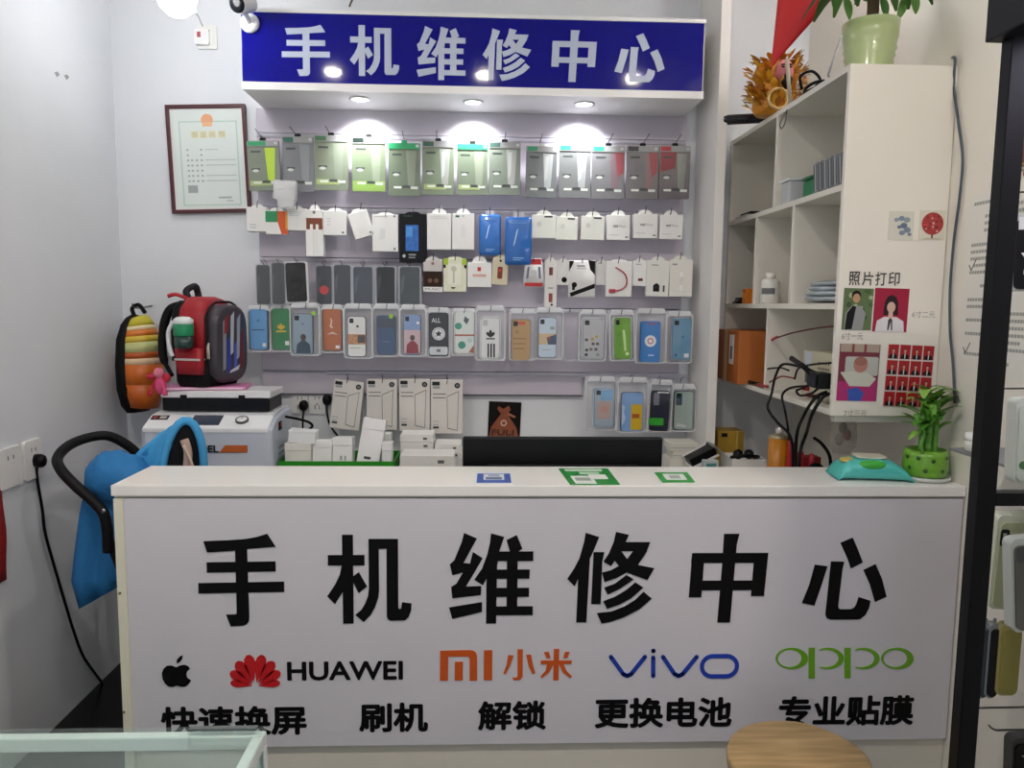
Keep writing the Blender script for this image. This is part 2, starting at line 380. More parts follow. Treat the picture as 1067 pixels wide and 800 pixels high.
# bulb near the left back corner
bp_ = W(184, -6, 2.76)
t = thing('light_bulb', 'glowing white bulb hanging by the corner above the framed licence', 'light bulb', bp_)
MB().lathe([(.0, -.075), (.03, -.068), (.055, -.045), (.066, -.012), (.062, .02), (.045, .05), (.025, .075), (.018, .09)], M('#ffffff', emit=16.), n=28).build('glass_globe', t)
MB().lathe([(.019, .085), (.021, .095), (.021, .13), (.012, .14), (.012, .15)], M('#d0d0d0', .4)).build('socket', t)
MB().tube([(0, 0, .14), (0, 0, ZC - bp_.z)], .004, M('#dddddd', .5)).build('cord', t)
light('bulb_lamp', 'POINT', (0, 0, -.0), E_BULB, (.93, .97, 1), .066, parent=t)
t2 = copy_tree(t); t2.location = (1.22, 2.4, 2.84); t2['label'] = 'glowing white bulb hanging from the ceiling over the potted plant'
for ch in t2.children:
    if ch.name.startswith('cord'): ch.scale.z = (ZC - 2.84 - .14) / (ZC - bp_.z - .14); ch.location.z = .14 * (1 - ch.scale.z)
    if ch.type == 'LIGHT': ch.data = ch.data.copy(); ch.data.color = (1, .93, .8); ch.data.energy = E_BULB * 1.3
# ------------------------------------------------------------------ slat display wall
YB = DB - .002; YF = 3.275
MLAV = M('#c5bfcb', .45, noise=.03, nscale=6)
sw = thing('slat_wall', 'pale lavender slatted display wall behind the counter', 'display wall', (0, YF, 0))
bl, br = W(270, 250, YF).x, W(712, 250, YF).x
zt = sz0
rows = [143, 219, 271, 321, 388, 412]
zs = [W(490, p, YF).z for p in rows]
edges = [zt] + zs
for i in range(len(zs)):
    MB().box(bl, br if i < 5 else W(607, 400, YF).x, 0, YB - YF, edges[i + 1] + .004, edges[i] - (.004 if i else 0), MLAV).build('slat', sw, bevel=.002)
MB().box(bl + .01, br - .01, .015, YB - YF, zs[-2] + .012, zt - .01, M('#8d8796', .6)).build('backing_board', sw)
MB().box(bl, W(607, 400, YF).x, -.001, YB - YF, zs[-1], zs[-1] + .004, M('#3c3a40', .4)).build('bottom_edge', sw)
for r, (a, b) in enumerate([(268, 714), (274, 714), (274, 560), (470, 716), (340, 716)]):
    p = W(a, rows[r], YF); q = W(b, rows[r], YF)
    MB().box(p.x, q.x, -.006, 0, zs[r] - .016, zs[r] + .001, M('#e6e4f0', .15, alpha=.5)).build('clear_rail', sw)
# right cheek panel of the niche
MB().box(.908, .945, SD + .005, YB, .835, ZC - .001, M('#e6e4e0', .5)).build('side_panel', sw, loc=(0, -YF, 0))

# ------------------------------------------------------------------ packs that hang on the slat wall
_hl = {}
HOVER = {'light green film pouch between the grey one and the bright green one': 'light green film pouch', 'white square box with grey brand print, hanging singly near the white side panel': 'single white square box with grey brand print',
 'empty clear blister hanging between the harbour case and the grey tiled case': 'the empty clear blister', 'slim white box with a black dot, behind the black and white bag': 'slim white box with a black dot',
 'sky blue phone case with a dark line of print in a blister': 'sky blue phone case with a dark line', 'thin white square box against the big blue pouch, black tag in its corner': 'thin white square box against the big blue pouch',
 'white square box with black corner tag, second along from the big blue pouch': 'white square box second along from the big blue pouch', 'white square box with black corner tag, third along from the big blue pouch': 'white square box third along from the big blue pouch'}
def hook_words(words):
    if words in HOVER: return 'wire hook holding ' + HOVER[words]
    stop = {'and', 'with', 'in', 'beside', 'between', 'of', 'at', 'on', 'behind', 'right', 'nearest', 'second', 'third', 'a', 'the', 'its', 'left', 'tucked', 'against', 'next', 'one', 'along', 'from', 'above', 'hanging', 'to', 'across', 'running', 'see-through'}
    ws = words.replace(',', '').split()[:12]
    if len(words.split()) > 12:
        while ws and ws[-1] in stop: ws.pop()
        k = max([i for i, w_ in enumerate(ws) if w_ in ('and', 'with', 'in', 'beside', 'between', 'at', 'on', 'behind', 'nearest', 'second', 'third', 'along')] or [len(ws)])
        if ' '.join(ws[:k]) not in _hl: ws = ws[:k]
    s = ' '.join(ws); _hl[s] = 1
    return 'wire hook holding ' + s
def hook(px, py, row, dfront, up=9, lean=0, words=''):
    zr = zs[row] - .008
    tip = W(px + lean, py - up, dfront - .01); base = W(px, py, dfront - .004)
    bx = W(px, py, YF).x
    pts = [(bx, YF - .004, zr), (base.x * .6 + bx * .4, YF - .03, zr + (base.z - zr) * .6), (base.x, dfront - .002, base.z), (tip.x, dfront - .012, tip.z)]
    pts = spl([pts[0], pts[1], pts[2]], 4) + [Vector(pts[3])]
    o = MB().tube(pts, .0016, M('#4a4a4e', .3, .8), 6).build('peg_hook')
    names = ['top', 'second', 'third', 'fourth', 'lowest']
    tag(o, hook_words(words), 'hook', 'peg hooks on the %s row' % names[row])
    return o
class Pack:
    """hanging thing seen face on: local x right, z up, y=0 at the back of the front layer; u,v run 0..1 from its top left"""
    def __init__(s, name, label, cat, box, d, tilt=0, group=None, lean=0):
        x0, y0, x1, y1 = box
        c = W((x0 + x1) / 2, y1, d); t = W((x0 + x1) / 2, y0, d)
        s.w = (W(x1, (y0 + y1) / 2, d) - W(x0, (y0 + y1) / 2, d)).x; s.h = t.z - c.z
        if tilt: 
            a = abs(math.radians(tilt)); W_, H_ = s.w, s.h
            s.w = (W_ * math.cos(a) - H_ * math.sin(a)) / math.cos(2 * a); s.h = (H_ * math.cos(a) - W_ * math.sin(a)) / math.cos(2 * a)
        cz = (c.z + t.z) / 2; ty = math.radians(tilt)
        base = Vector((c.x, d, cz)) + Vector((-math.sin(ty), 0, -math.cos(ty))) * (s.h / 2)
        s.o = thing(name, label, cat, base, (math.radians(lean), ty, 0), group); s.p = MB(); s.k = 0; s.st = []
    def P(s, u, v): return ((u - .5) * s.w, (1 - v) * s.h)
    def rect(s, u0, v0, u1, v1, mat, y=0., r=0.):
        s.mark(); a = s.P(u0, v0); b = s.P(u1, v1); s.k += 1; yy = y - .0004 - s.k * 4e-5
        if r: s.p.prism(rr(*a, *b, r, 3), yy, y + .0002, mat)
        else: s.p.prism([(a[0], a[1]), (b[0], a[1]), (b[0], b[1]), (a[0], b[1])], yy, y + .0002, mat)
        return s
    def mark(s):
        if not hasattr(s, 'st'): s.st = []
        s.st.append((len(s.p.v), len(s.p.f)))
    def poly(s, pts, mat, y=0.):
        s.mark(); s.k += 1; s.p.prism([s.P(*q) for q in pts], y - .0004 - s.k * 4e-5, y + .0002, mat); return s
    def disc(s, u, v, r, mat, y=0., n=14, sq=1.):
        s.mark(); c = s.P(u, v); s.k += 1
        s.p.prism([(c[0] + r * s.w * math.cos(2 * PI * k / n), c[1] + sq * r * s.w * math.sin(2 * PI * k / n)) for k in range(n)], y - .0004 - s.k * 4e-5, y + .0002, mat); return s
    def text(s, t, u0, v0, u1, v1, mat, y=0., bold=0.):
        s.mark(); a = s.P(u0, v1); b = s.P(u1, v0); s.k += 1; s.p.text(t, a[0], a[1], b[0], b[1], y - .0006 - s.k * 4e-5, mat, bold); return s
    def lines(s, u0, v0, u1, v1, n, mat, y=0., seed=0):
        rnd = random.Random(seed)
        for i in range(n):
            v = v0 + (v1 - v0) * i / max(1, n - 1); s.rect(u0, v, u0 + (u1 - u0) * rnd.uniform(.6, 1), v + .4 * (v1 - v0) / n, mat, y)
        return s
    def done(s, name='print', parent=None):
        p = s.p; st = getattr(s, 'st', [])
        if p.v and len(st) == 2 and st[0] == (0, 0):
            nv, nf = st[1]
            for lo, hi, v0, v1 in ((0, nf, 0, nv), (nf, len(p.f), nv, len(p.v))):
                q = MB(); q.ms = p.ms; q.v = p.v[v0:v1]; q.f = [tuple(i - v0 for i in f) for f in p.f[lo:hi]]; q.mi = p.mi[lo:hi]; q.sm = p.sm[lo:hi]; q.build(name, parent or s.o, fix=False)
        elif p.v: p.build(name, parent or s.o, fix=False)
        return s.o

# row one: film pouches
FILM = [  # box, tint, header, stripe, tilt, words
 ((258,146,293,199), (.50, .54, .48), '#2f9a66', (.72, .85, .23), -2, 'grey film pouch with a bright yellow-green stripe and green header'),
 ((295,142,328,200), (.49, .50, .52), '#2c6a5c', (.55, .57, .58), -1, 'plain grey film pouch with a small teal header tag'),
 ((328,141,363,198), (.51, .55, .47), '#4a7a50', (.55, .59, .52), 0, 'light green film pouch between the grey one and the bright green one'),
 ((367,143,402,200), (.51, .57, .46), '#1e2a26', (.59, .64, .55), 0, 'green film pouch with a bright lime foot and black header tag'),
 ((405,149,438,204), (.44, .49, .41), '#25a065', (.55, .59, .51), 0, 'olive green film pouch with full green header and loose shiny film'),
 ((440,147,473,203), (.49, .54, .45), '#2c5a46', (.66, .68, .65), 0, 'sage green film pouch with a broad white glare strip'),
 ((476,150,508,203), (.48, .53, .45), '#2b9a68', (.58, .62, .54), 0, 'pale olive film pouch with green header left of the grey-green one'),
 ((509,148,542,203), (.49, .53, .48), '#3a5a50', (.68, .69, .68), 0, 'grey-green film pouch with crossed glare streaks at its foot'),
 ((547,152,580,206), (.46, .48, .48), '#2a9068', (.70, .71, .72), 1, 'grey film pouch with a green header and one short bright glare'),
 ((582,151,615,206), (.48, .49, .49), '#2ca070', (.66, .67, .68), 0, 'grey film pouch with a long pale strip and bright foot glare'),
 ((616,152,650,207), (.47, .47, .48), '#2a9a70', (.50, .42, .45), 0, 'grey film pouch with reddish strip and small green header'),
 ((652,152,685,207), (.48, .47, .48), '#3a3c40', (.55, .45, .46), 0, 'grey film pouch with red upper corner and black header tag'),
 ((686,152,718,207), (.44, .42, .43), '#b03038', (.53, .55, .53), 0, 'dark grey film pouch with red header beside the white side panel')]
HK1 = [(272,143,-6), (309,141,-7), (344,140,-5), (386,142,-3), (421,145,-2), (455,145,0), (490,146,0), (526,147,1), (563,148,2), (599,148,3), (634,148,5), (671,148,6), (704,149,6)]
MTXT = M('#3d4444', .5); MTXT2 = M('#555b5c', .5)
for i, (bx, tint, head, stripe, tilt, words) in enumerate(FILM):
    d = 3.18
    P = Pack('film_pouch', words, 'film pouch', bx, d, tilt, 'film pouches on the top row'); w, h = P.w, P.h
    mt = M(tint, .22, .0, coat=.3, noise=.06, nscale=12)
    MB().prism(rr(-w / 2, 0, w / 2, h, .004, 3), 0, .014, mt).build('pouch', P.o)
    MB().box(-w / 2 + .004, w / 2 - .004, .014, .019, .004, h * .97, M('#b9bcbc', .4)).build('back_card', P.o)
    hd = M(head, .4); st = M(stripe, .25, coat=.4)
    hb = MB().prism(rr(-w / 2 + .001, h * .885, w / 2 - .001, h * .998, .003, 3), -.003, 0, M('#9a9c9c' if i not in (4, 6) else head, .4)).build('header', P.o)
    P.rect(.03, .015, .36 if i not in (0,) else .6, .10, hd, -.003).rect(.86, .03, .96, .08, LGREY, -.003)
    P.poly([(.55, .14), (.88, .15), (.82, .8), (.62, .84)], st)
    if i in (5, 7, 8, 9): P.poly([(.62, .2), (.74, .18), (.7, .62), (.6, .7)], M('#c3c8c6', .2))  # glare painted on as a pale strip
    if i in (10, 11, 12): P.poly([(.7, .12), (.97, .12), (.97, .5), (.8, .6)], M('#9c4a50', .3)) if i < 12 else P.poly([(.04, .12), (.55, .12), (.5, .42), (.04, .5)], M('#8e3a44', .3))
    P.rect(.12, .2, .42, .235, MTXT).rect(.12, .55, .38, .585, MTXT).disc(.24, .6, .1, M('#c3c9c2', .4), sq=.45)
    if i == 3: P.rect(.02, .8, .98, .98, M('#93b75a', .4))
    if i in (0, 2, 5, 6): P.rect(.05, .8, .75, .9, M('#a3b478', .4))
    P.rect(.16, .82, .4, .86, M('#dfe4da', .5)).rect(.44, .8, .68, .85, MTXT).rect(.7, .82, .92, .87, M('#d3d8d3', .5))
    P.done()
    MB().prism(rr(-.012, h * .985, .012, h + .012, .004, 3), .002, .008, DARK if i not in (4, 8, 9) else (M('#2fae78', .5) if i == 4 else M('#b9c4bd', .4))).build('hang_clip', P.o)
    hook(HK1[i][0], HK1[i][1], 0, d, 9, HK1[i][2], words=P.o['label'])

# row two: boxes
def carton(bx, words, name='hanging_box', cat='box', col='#e8e8e6', th=.03, tilt=0, d=3.17, row=1, group='boxes on the second row', tab=.12, hk=True, rough=.5):
    P = Pack(name, words, cat, bx, d, tilt, group); w, h = P.w, P.h
    m = M(col, rough); hh = h * (1 - tab)
    MB().box(-w / 2, w / 2, 0, th, 0, hh, m).build('carton', P.o, bevel=.0015)
    if tab:
        MB().prism([(-w * .32, hh), (w * .32, hh), (w * .26, hh + (h - hh) * .55), (w * .14, h), (-w * .14, h), (-w * .26, hh + (h - hh) * .55)], th * .4, th * .4 + .002, m).build('hang_tab', P.o)
    if hk:
        cx = (bx[0] + bx[2]) / 2; hook(cx, bx[1] + 4, row, d, 7, 1, words=P.o['label'])
    return P
G1, G2 = M('#9aa0a2', .5), M('#5f6568', .5)
P = carton((257,212,278,241), 'plain white box at the licence end of the second row', th=.05); P.lines(.15, .75, .5, .85, 2, G1).done()
P = carton((277,216,300,244), 'small card box printed green, orange and white', th=.02)
P.rect(.0, .14, .55, .55, M('#2f8f5c', .5)).poly([(.55, .14), (1, .14), (1, 1), (.72, 1), (.55, .55)], M('#d2561e', .5)).rect(.9, .14, 1, .8, M('#e0a030', .5)).done()
P = carton((299,214,319,240), 'white box with faint blue print between the green-orange card and the cable box', th=.03); P.lines(.12, .25, .8, .4, 3, M('#a9c0cc', .5)).done()
P = Pack('charger_plug_pack', 'clear blister with a white charger plug above the second row', 'charger', (284,187,309,217), 3.12, 3)
w, h = P.w, P.h
MB().prism(rr(-w / 2, h * .3, w / 2, h, .006, 3), 0, .03, CLEARW).prism(rr(-w * .3, 0, w * .42, h * .5, .004, 3), .002, .03, CLEARW).build('blister', P.o)
MB().prism(rr(-w * .42, h * .45, w * .3, h * .92, .006), .005, .026, WHITE).prism(rr(-w * .2, h * .05, w * .3, h * .42, .006), .005, .026, WHITE).build('plug_body', P.o)
P.rect(.15, .3, .7, .34, LGREY, 0).lines(.35, .66, .7, .8, 3, LGREY, .004).done()

P = carton((319,213,337,267), 'tall white cable box with a brown window showing two plugs', th=.035, tab=.1)
P.rect(.04, .26, .98, .48, M('#7a3c22', .5)).rect(.25, .38, .42, .5, WHITE, r=.003).rect(.58, .38, .75, .5, WHITE, r=.003).rect(.44, .5, .47, .96, LGREY).rect(.62, .5, .64, .93, LGREY).disc(.5, .15, .09, M('#7d7470', .5)).done()
P = carton((337,216,361,245), 'white box with a small grey dot in its corner', th=.03); P.disc(.85, .9, .05, G2).lines(.15, .4, .35, .6, 3, LGREY).done()
P = carton((361,214,390,250), 'white box hanging askew on its hook in the second row', th=.03, tilt=-18); P.disc(.85, .9, .05, G2).done()
P = carton((388,221,415,262), 'large white box with pale grey device outline beside the black battery box', th=.03, tab=.06); P.rect(.3, .42, .5, .66, M('#d6d8da', .5)).rect(.1, .1, .6, .12, LGREY).disc(.86, .1, .05, GREYP).disc(.86, .93, .05, GREYP).done()
P = carton((416,220,444,273), 'black battery box with a blue swirl screen print', col='#101218', th=.045, tab=.05)
P.rect(.24, .27, .72, .78, M('#2a66b4', .35, noise=.35, nscale=60)).rect(.26, .3, .5, .5, M('#4a92d6', .35, noise=.2, nscale=80)).text('MOBILE', .15, .08, .5, .11, M('#3d6a4a', .5)).rect(.35, .84, .62, .87, G1).disc(.18, .88, .06, LGREY).rect(.35, .9, .6, .92, G1).done()
P = carton((445,217,470,260), 'white box with clear hang tab right of the black battery box', th=.03, tab=.12); P.lines(.1, .2, .9, .24, 2, LGREY).done()
P = carton((471,217,494,260), 'white box with a small dark green mark in its top corner', th=.03, tab=.12); P.rect(.15, .17, .33, .22, M('#1c6a58', .5)).rect(.45, .17, .55, .2, M('#8fb0b8', .5)).rect(.4, .4, .6, .7, M('#e0e2e0', .5)).done()
def blue_pouch(bx, words, d, col):
    P = Pack('blue_pouch', words, 'pouch', bx, d, 0, 'blue pouches on the second row'); w, h = P.w, P.h
    m = M(col, .28, coat=.5)
    rings = []
    for y, s in ((.03, .96), (.022, 1), (.012, 1), (.003, .95), (0, .86)):
        rings.append([(x * s, y, h * .46 + (z - h * .46) * s) for x, z in rr(-w / 2, 0, w / 2, h * .92, .012)])
    b = MB().loft(rings, m).build('pouch', P.o)
    MB().prism(rr(-w * .2, h * .9, w * .2, h, .004, 3), .008, .012, CLEARW).build('hang_tab', P.o)
    P.rect(.2, .2, .8, .215, M('#6aa2dc', .4), -.0002).rect(.3, .86, .7, .875, M('#8fc0ec', .4), -.0002).rect(.3, .9, .6, .91, M('#8fc0ec', .4), -.0002)
    P.poly([(.42, .35), (.5, .3), (.36, .6), (.3, .65)], M('#bcd8f4', .2), -.0002); P.done()  # pale slanted sliver is a painted glint, the bars are print
    hook((bx[0] + bx[2]) / 2, bx[1] + 4, 1, d, 7, 0, words=P.o['label'])
blue_pouch((499,219,522,266), 'small glossy blue pouch hanging beside the bigger blue one', 3.17, '#1c6cc0')
blue_pouch((526,221,554,276), 'big glossy blue pouch with rounded corners', 3.15, '#1765b8')
SQ = [((554,219,579,248), 0, 0, 'thin white square box against the big blue pouch, black tag in its corner'), ((579,221,602,250), 1, 0, 'white square box with black corner tag, second along from the big blue pouch'),
      ((605,220,630,250), 1, 0, 'white square box with black corner tag, third along from the big blue pouch'), ((632,219,656,250), 0, 1, 'white square box with grey brand print, hanging singly near the white side panel'),
      ((660,218,685,248), 0, 1, 'stack of white square boxes with grey brand print on one hook'), ((687,219,711,249), 0, 1, 'white square box with grey brand print nearest the white side panel')]
for i, (bx, t, kind, words) in enumerate(SQ):
    P = carton(bx, words, col='#e6e8e0' if not kind else '#eaeae8', th=.012 if not kind else .03 + .02 * (i == 4), tilt=t, tab=.16)
    if kind: P.text('VGT', .26, .5, .5, .58, G2, bold=.06).text('Plus', .54, .5, .8, .57, G1).rect(.1, .82, .5, .84, LGREY).rect(.8, .88, .92, .92, G2)
    else: P.rect(.52, .2, .86, .26, M('#34393c', .5)).disc(.3, .5, .1, M('#d0d4cc', .5))
    P.done()

# row three: dark cases in sleeves
def sleeve_case(bx, words, col, rim='#aeb2b8', red=False, d=3.16, tilt=0, painted_shine=True):
    P = Pack('sleeved_phone_case', words, 'phone case', bx, d, tilt, 'dark cases on the third row'); w, h = P.w, P.h
    MB().prism(rr(-w / 2, 0, w / 2, h, .012), .001, .012, M(rim, .3)).build('bumper', P.o)
    MB().prism(rr(-w * .43, h * .025, w * .43, h * .975, .01), -.001, .002, M(col, .25, noise=.15, nscale=20)).build('back_plate', P.o)
    MB().prism(rr(-w * .52, -.004, w * .52, h * 1.05, .006, 3), -.003, -.0025, CLEAR).build('sleeve', P.o)
    if painted_shine: P.poly([(.12, .35), (.3, .2), (.24, .55), (.12, .75)], M(tuple(min(1, c + .09) for c in lin_s(col)), .2), -.001)  # lighter patch paints a sheen onto the back plate
    if red: P.disc(.5, .62, .26, M('#c03030', .4), -.001)
    P.done(); hook((bx[0] + bx[2]) / 2, bx[1] + 1, 2, d, 5, -3, words=P.o['label'])
def lin_s(h): h = h.lstrip('#'); return tuple(int(h[i:i + 2], 16) / 255 for i in (0, 2, 4))
sleeve_case((267,275,283,318), 'slate grey sleeved case at the licence end of the third row', '#40484c')
sleeve_case((283,273,298,318), 'slate grey sleeved case tucked behind the black one with white bumper', '#3e4448', '#9a9fa6', d=3.115)
sleeve_case((296,272,322,316), 'black sleeved case in a thick white bumper', '#0f1013', '#dfe1e4', d=3.12, tilt=-2, painted_shine=False)
sleeve_case((329,276,347,318), 'charcoal sleeved case with a red round spot', '#30343c', '#8d9096', red=True)
sleeve_case((347,275,367,319), 'charcoal grey sleeved case right of the red-spotted one', '#343840', '#a9adb4')
sleeve_case((367,277,390,319), 'steel grey sleeved case with a cloudy sheen', '#383e4a', '#a4a9b2')
sleeve_case((391,277,413,319), 'near-black sleeved case with a pale frame', '#1a1c20', '#a8acb4')
sleeve_case((415,277,439,319), 'slate sleeved case next to the brown earphone card', '#343c40', '#9fa6ac')
# accessories of row three
P = carton((441,267,461,304), 'card with a dark brown picture and white foot strip', col='#c7c3c0', th=.015, tab=.08, row=2, group='accessories on the third row', name='accessory_card', cat='card')
P.rect(.0, .42, 1, .86, M('#2e1c14', .5, noise=.5, nscale=90)).disc(.35, .68, .12, M('#6a4a30', .4)).disc(.68, .68, .12, M('#6a4a30', .4)).rect(0, .86, 1, 1, WHITE).text('MUSIC', .1, .89, .9, .96, G2).disc(.5, .2, .08, M('#a06060', .4)).done()
P = carton((462,267,486,304), 'pale yellow cable card with lime shoulders', col='#dfe0c8', th=.012, tab=.06, row=2, group='accessories on the third row', name='accessory_card', cat='card')
P.rect(0, .06, .2, .24, M('#a9c430', .5)).rect(.8, .06, 1, .24, M('#a9c430', .5)).rect(0, .24, .1, .33, DARK).rect(.9, .24, 1, .33, DARK).rect(.2, .2, .75, .8, M('#e8e8d8', .4), r=.006).disc(.45, .35, .12, M('#c2c6b0', .4)).rect(.42, .4, .48, .75, M('#b6baa4', .4)).poly([(.3, .87), (.55, .87), (.42, .92)], DARK).done()
P = carton((487,267,512,299), 'white hanging box with a small red square mark and red line of print', th=.03, tab=.2, row=2, group='accessories on the third row'); P.rect(.42, .35, .56, .48, M('#c83028', .5)).rect(.22, .58, .78, .66, M('#d8a79a', .5)).done()
P = carton((512,265,530,297), 'beige card with a dark red stick shape', col='#cfc6ab', th=.012, tilt=3, tab=.1, row=2, group='accessories on the third row', name='accessory_card', cat='card'); P.rect(.34, .4, .66, .8, M('#7c2a22', .4), r=.004).rect(.4, .48, .56, .56, M('#c23c30', .4)).disc(.5, .2, .08, DARK).done()
P = Pack('red_white_pouch', 'small white pouch with red top and red foot', 'pouch', (545,269,567,299), 3.16, 0, 'accessories on the third row'); w, h = P.w, P.h
MB().loft([[(x * a, y, z) for x, z in [(-w * .36, h), (w * .36, h), (w * .42, h * .8), (w / 2, h * .15), (w * .42, 0), (-w * .42, 0), (-w / 2, h * .15), (-w * .42, h * .8)]] for y, a in ((.016, .98), (.008, 1), (0, .94))], M('#dcdcde', .3)).build('pouch', P.o)
P.rect(.15, .02, .85, .22, M('#c02026', .4)).poly([(.06, .85), (.94, .85), (.9, .98), (.1, .98)], M('#bd2428', .4)).poly([(.2, .3), (.3, .3), (.25, .7), (.15, .7)], M('#5e6a80', .4)).poly([(.7, .3), (.8, .3), (.85, .7), (.75, .7)], M('#5e6a80', .4)).disc(.5, .5, .14, LGREY).done(); hook(556, 273, 2, 3.16, 5, words=P.o['label'])
P = carton((567,268,580,320), 'long narrow white box with two dark red bars', col='#dfdcda', th=.02, tab=.06, row=2, group='accessories on the third row'); P.rect(.35, .2, .65, .36, M('#6b2c2a', .4)).rect(.35, .72, .65, .9, M('#8c3a34', .4)).disc(.6, .95, .09, DARK).rect(.3, .6, .7, .63, G1).done()
P = carton((580,269,593,297), 'slim white box with a black dot, behind the black and white bag', th=.012, tab=.08, row=2, group='accessories on the third row', d=3.19); P.disc(.6, .8, .22, BLACK).done()
P = Pack('accessory_bag', 'white bag with black shoulders and a black slanted band', 'bag', (592,271,620,310), 3.14, 0, 'accessories on the third row'); w, h = P.w, P.h
MB().loft([[(x, y, z * (1 - .0 * y)) for x, z in rr(-w / 2 * a, h * (1 - a), w / 2 * a, h * a, .003, 3)] for y, a in ((.014, .98), (.007, 1), (0, .96))], M('#e6e6e6', .35)).build('pouch', P.o)
P.poly([(.02, .02), (.2, .02), (.16, .1), (.02, .3)], BLACK).poly([(.72, .0), (.98, .02), (.98, .4), (.8, .25)], BLACK).poly([(.05, .88), (.98, .62), (.98, .74), (.1, .98)], BLACK).rect(.3, .14, .6, .17, G2).disc(.22, .66, .1, BLACK).rect(.14, .68, .24, .8, BLACK).text('HEADSET', .3, .2, .66, .24, G2).done(); hook(607, 274, 2, 3.14, 5, words=P.o['label'])
P = carton((621,270,632,297), 'slim plain white card behind the red cable card', th=.01, tab=.08, row=2, group='accessories on the third row', d=3.19); P.rect(.2, .15, .5, .18, G1).done()
P = carton((631,270,658,309), 'white card with a curved red charging cable', th=.01, tab=.05, row=2, group='accessories on the third row', name='cable_card', cat='card', d=3.16)
c_ = [P.P(*q) for q in ((.35, .22), (.5, .28), (.7, .38), (.8, .55), (.75, .72), (.55, .82), (.3, .84))]
P.done(); MB().tube(spl([(a, -.004, b) for a, b in c_], 5), .003, M('#a83040', .4), 6).build('cable', P.o); MB().prism(rr(P.P(.12, 0)[0], P.P(0, .9)[1], P.P(.36, 0)[0], P.P(0, .8)[1], .002, 2), -.008, 0, M('#b83a48', .4)).build('cable_plug', P.o)
P = carton((659,269,673,298), 'small white card with a dark red dot beside the red cable card', th=.012, tab=.08, row=2, group='accessories on the third row', d=3.18, name='accessory_card', cat='card'); P.rect(.4, .72, .75, .82, M('#5c2426', .4)).rect(.2, .2, .6, .23, G1).done()
P = carton((673,267,697,309), 'white box with a black charger and a black stick printed on it', col='#e2e2dc', th=.03, tilt=1, tab=.1, row=2, group='accessories on the third row'); P.poly([(.3, .72), (.45, .66), (.58, .72), (.58, .88), (.3, .88)], BLACK).rect(.74, .72, .82, .88, M('#3c3a38', .4)).rect(.2, .2, .5, .23, G1).disc(.44, .77, .07, M('#2c3036', .2)).done()
P = carton((697,266,721,309), 'white earphone box nearest the white side panel in the third row', col='#e4e2da', th=.05, tab=.1, row=2, group='accessories on the third row'); P.rect(.44, .4, .58, .52, M('#f2f2f0', .3), r=.004).rect(.44, .72, .58, .86, M('#f2f2f0', .3), r=.004).rect(.1, .2, .32, .24, G1).lines(.45, .55, .6, .68, 3, LGREY).done()

# rows four and five: blister packs with phone cases
def case_pack(bx, cbx, words, col, row=3, d=3.13, tilt=0, rim=None, side='#20242c', cam_hole=True, art=None, tag_col=None, tray=True):
    """bx: whole blister box, cbx: the case seen inside it (pixel boxes)"""
    P = Pack('phone_case_pack', words, 'phone case', bx, d, tilt, 'phone cases on the fourth row' if row == 3 else 'phone cases on the lowest row')
    w, h = P.w, P.h
    U = lambda x: (x - bx[0]) / (bx[2] - bx[0]); V = lambda y: (y - bx[1]) / (bx[3] - bx[1])
    u0, u1, v0, v1 = U(cbx[0]), U(cbx[2]), V(cbx[1]), V(cbx[3])
    a = P.P(u0, v0); b = P.P(u1, v1); r = .011
    MB().prism(rr(-w / 2, 0, w / 2, h, .014), .024, .026, CLEARB).build('blister_back', P.o)
    rim_m = M(rim or '#e4e8ee', .12, alpha=.42 if not rim else 1.)
    MB().ring(rr(-w / 2 + .001, .001, w / 2 - .001, h - .012, .014), rr(-w / 2 + .006, .006, w / 2 - .006, h - .02, .011), 0.0, .024, M('#eef1f5', .12, alpha=.62)).build('blister_rim', P.o)
    MB().prism(rr(-w * .42, h - .022, w * .42, h, .01, 3), .002, .006, M('#f0f2f5', .2, alpha=.6)).build('hang_tab', P.o)
    if rim: MB().prism(rr(a[0] - .005, b[1] - .005, b[0] + .005, a[1] + .005, r + .004), .004, .02, M(rim, .3)).build('tray', P.o)
    cs = MB().prism(rr(a[0] - .0015, b[1] - .0015, b[0] + .0015, a[1] + .0015, r), .002, .014, M(side, .4)).prism(rr(a[0], b[1], b[0], a[1], r), -.001, .004, M(col, .3, coat=.2)).build('phone_case', P.o)
    Q = Pack.__new__(Pack); Q.w, Q.h, Q.k, Q.p, Q.o = b[0] - a[0], a[1] - b[1], 0, MB(), cs
    cx, cz = (a[0] + b[0]) / 2, b[1]
    Q.P = lambda u, v: (cx + (u - .5) * Q.w, cz + (1 - v) * Q.h)
    y = -.001
    if art: art(Q, y)
    if cam_hole: Q.rect(.08, .04, .32, .16, M('#1a1c20', .3), y, r=.003)
    Q.done('print', cs)
    if tag_col:
        MB().prism([(P.P(tag_col[1], tag_col[2])[0] + .009 * math.cos(k * PI / 6), P.P(tag_col[1], tag_col[2])[1] + .009 * math.sin(k * PI / 6)) for k in range(12)], -.002, -.0012, M(tag_col[0], .5)).build('sticker', P.o)
    MB().prism(rr(-w / 2 + .002, .002, w / 2 - .002, h - .01, .012, 3), -.0035, -.003, CLEAR).build('blister_front', P.o)
    hook((bx[0] + bx[2]) / 2, bx[1] + 5, row, d, 5, 1, words=P.o['label'])
    return P
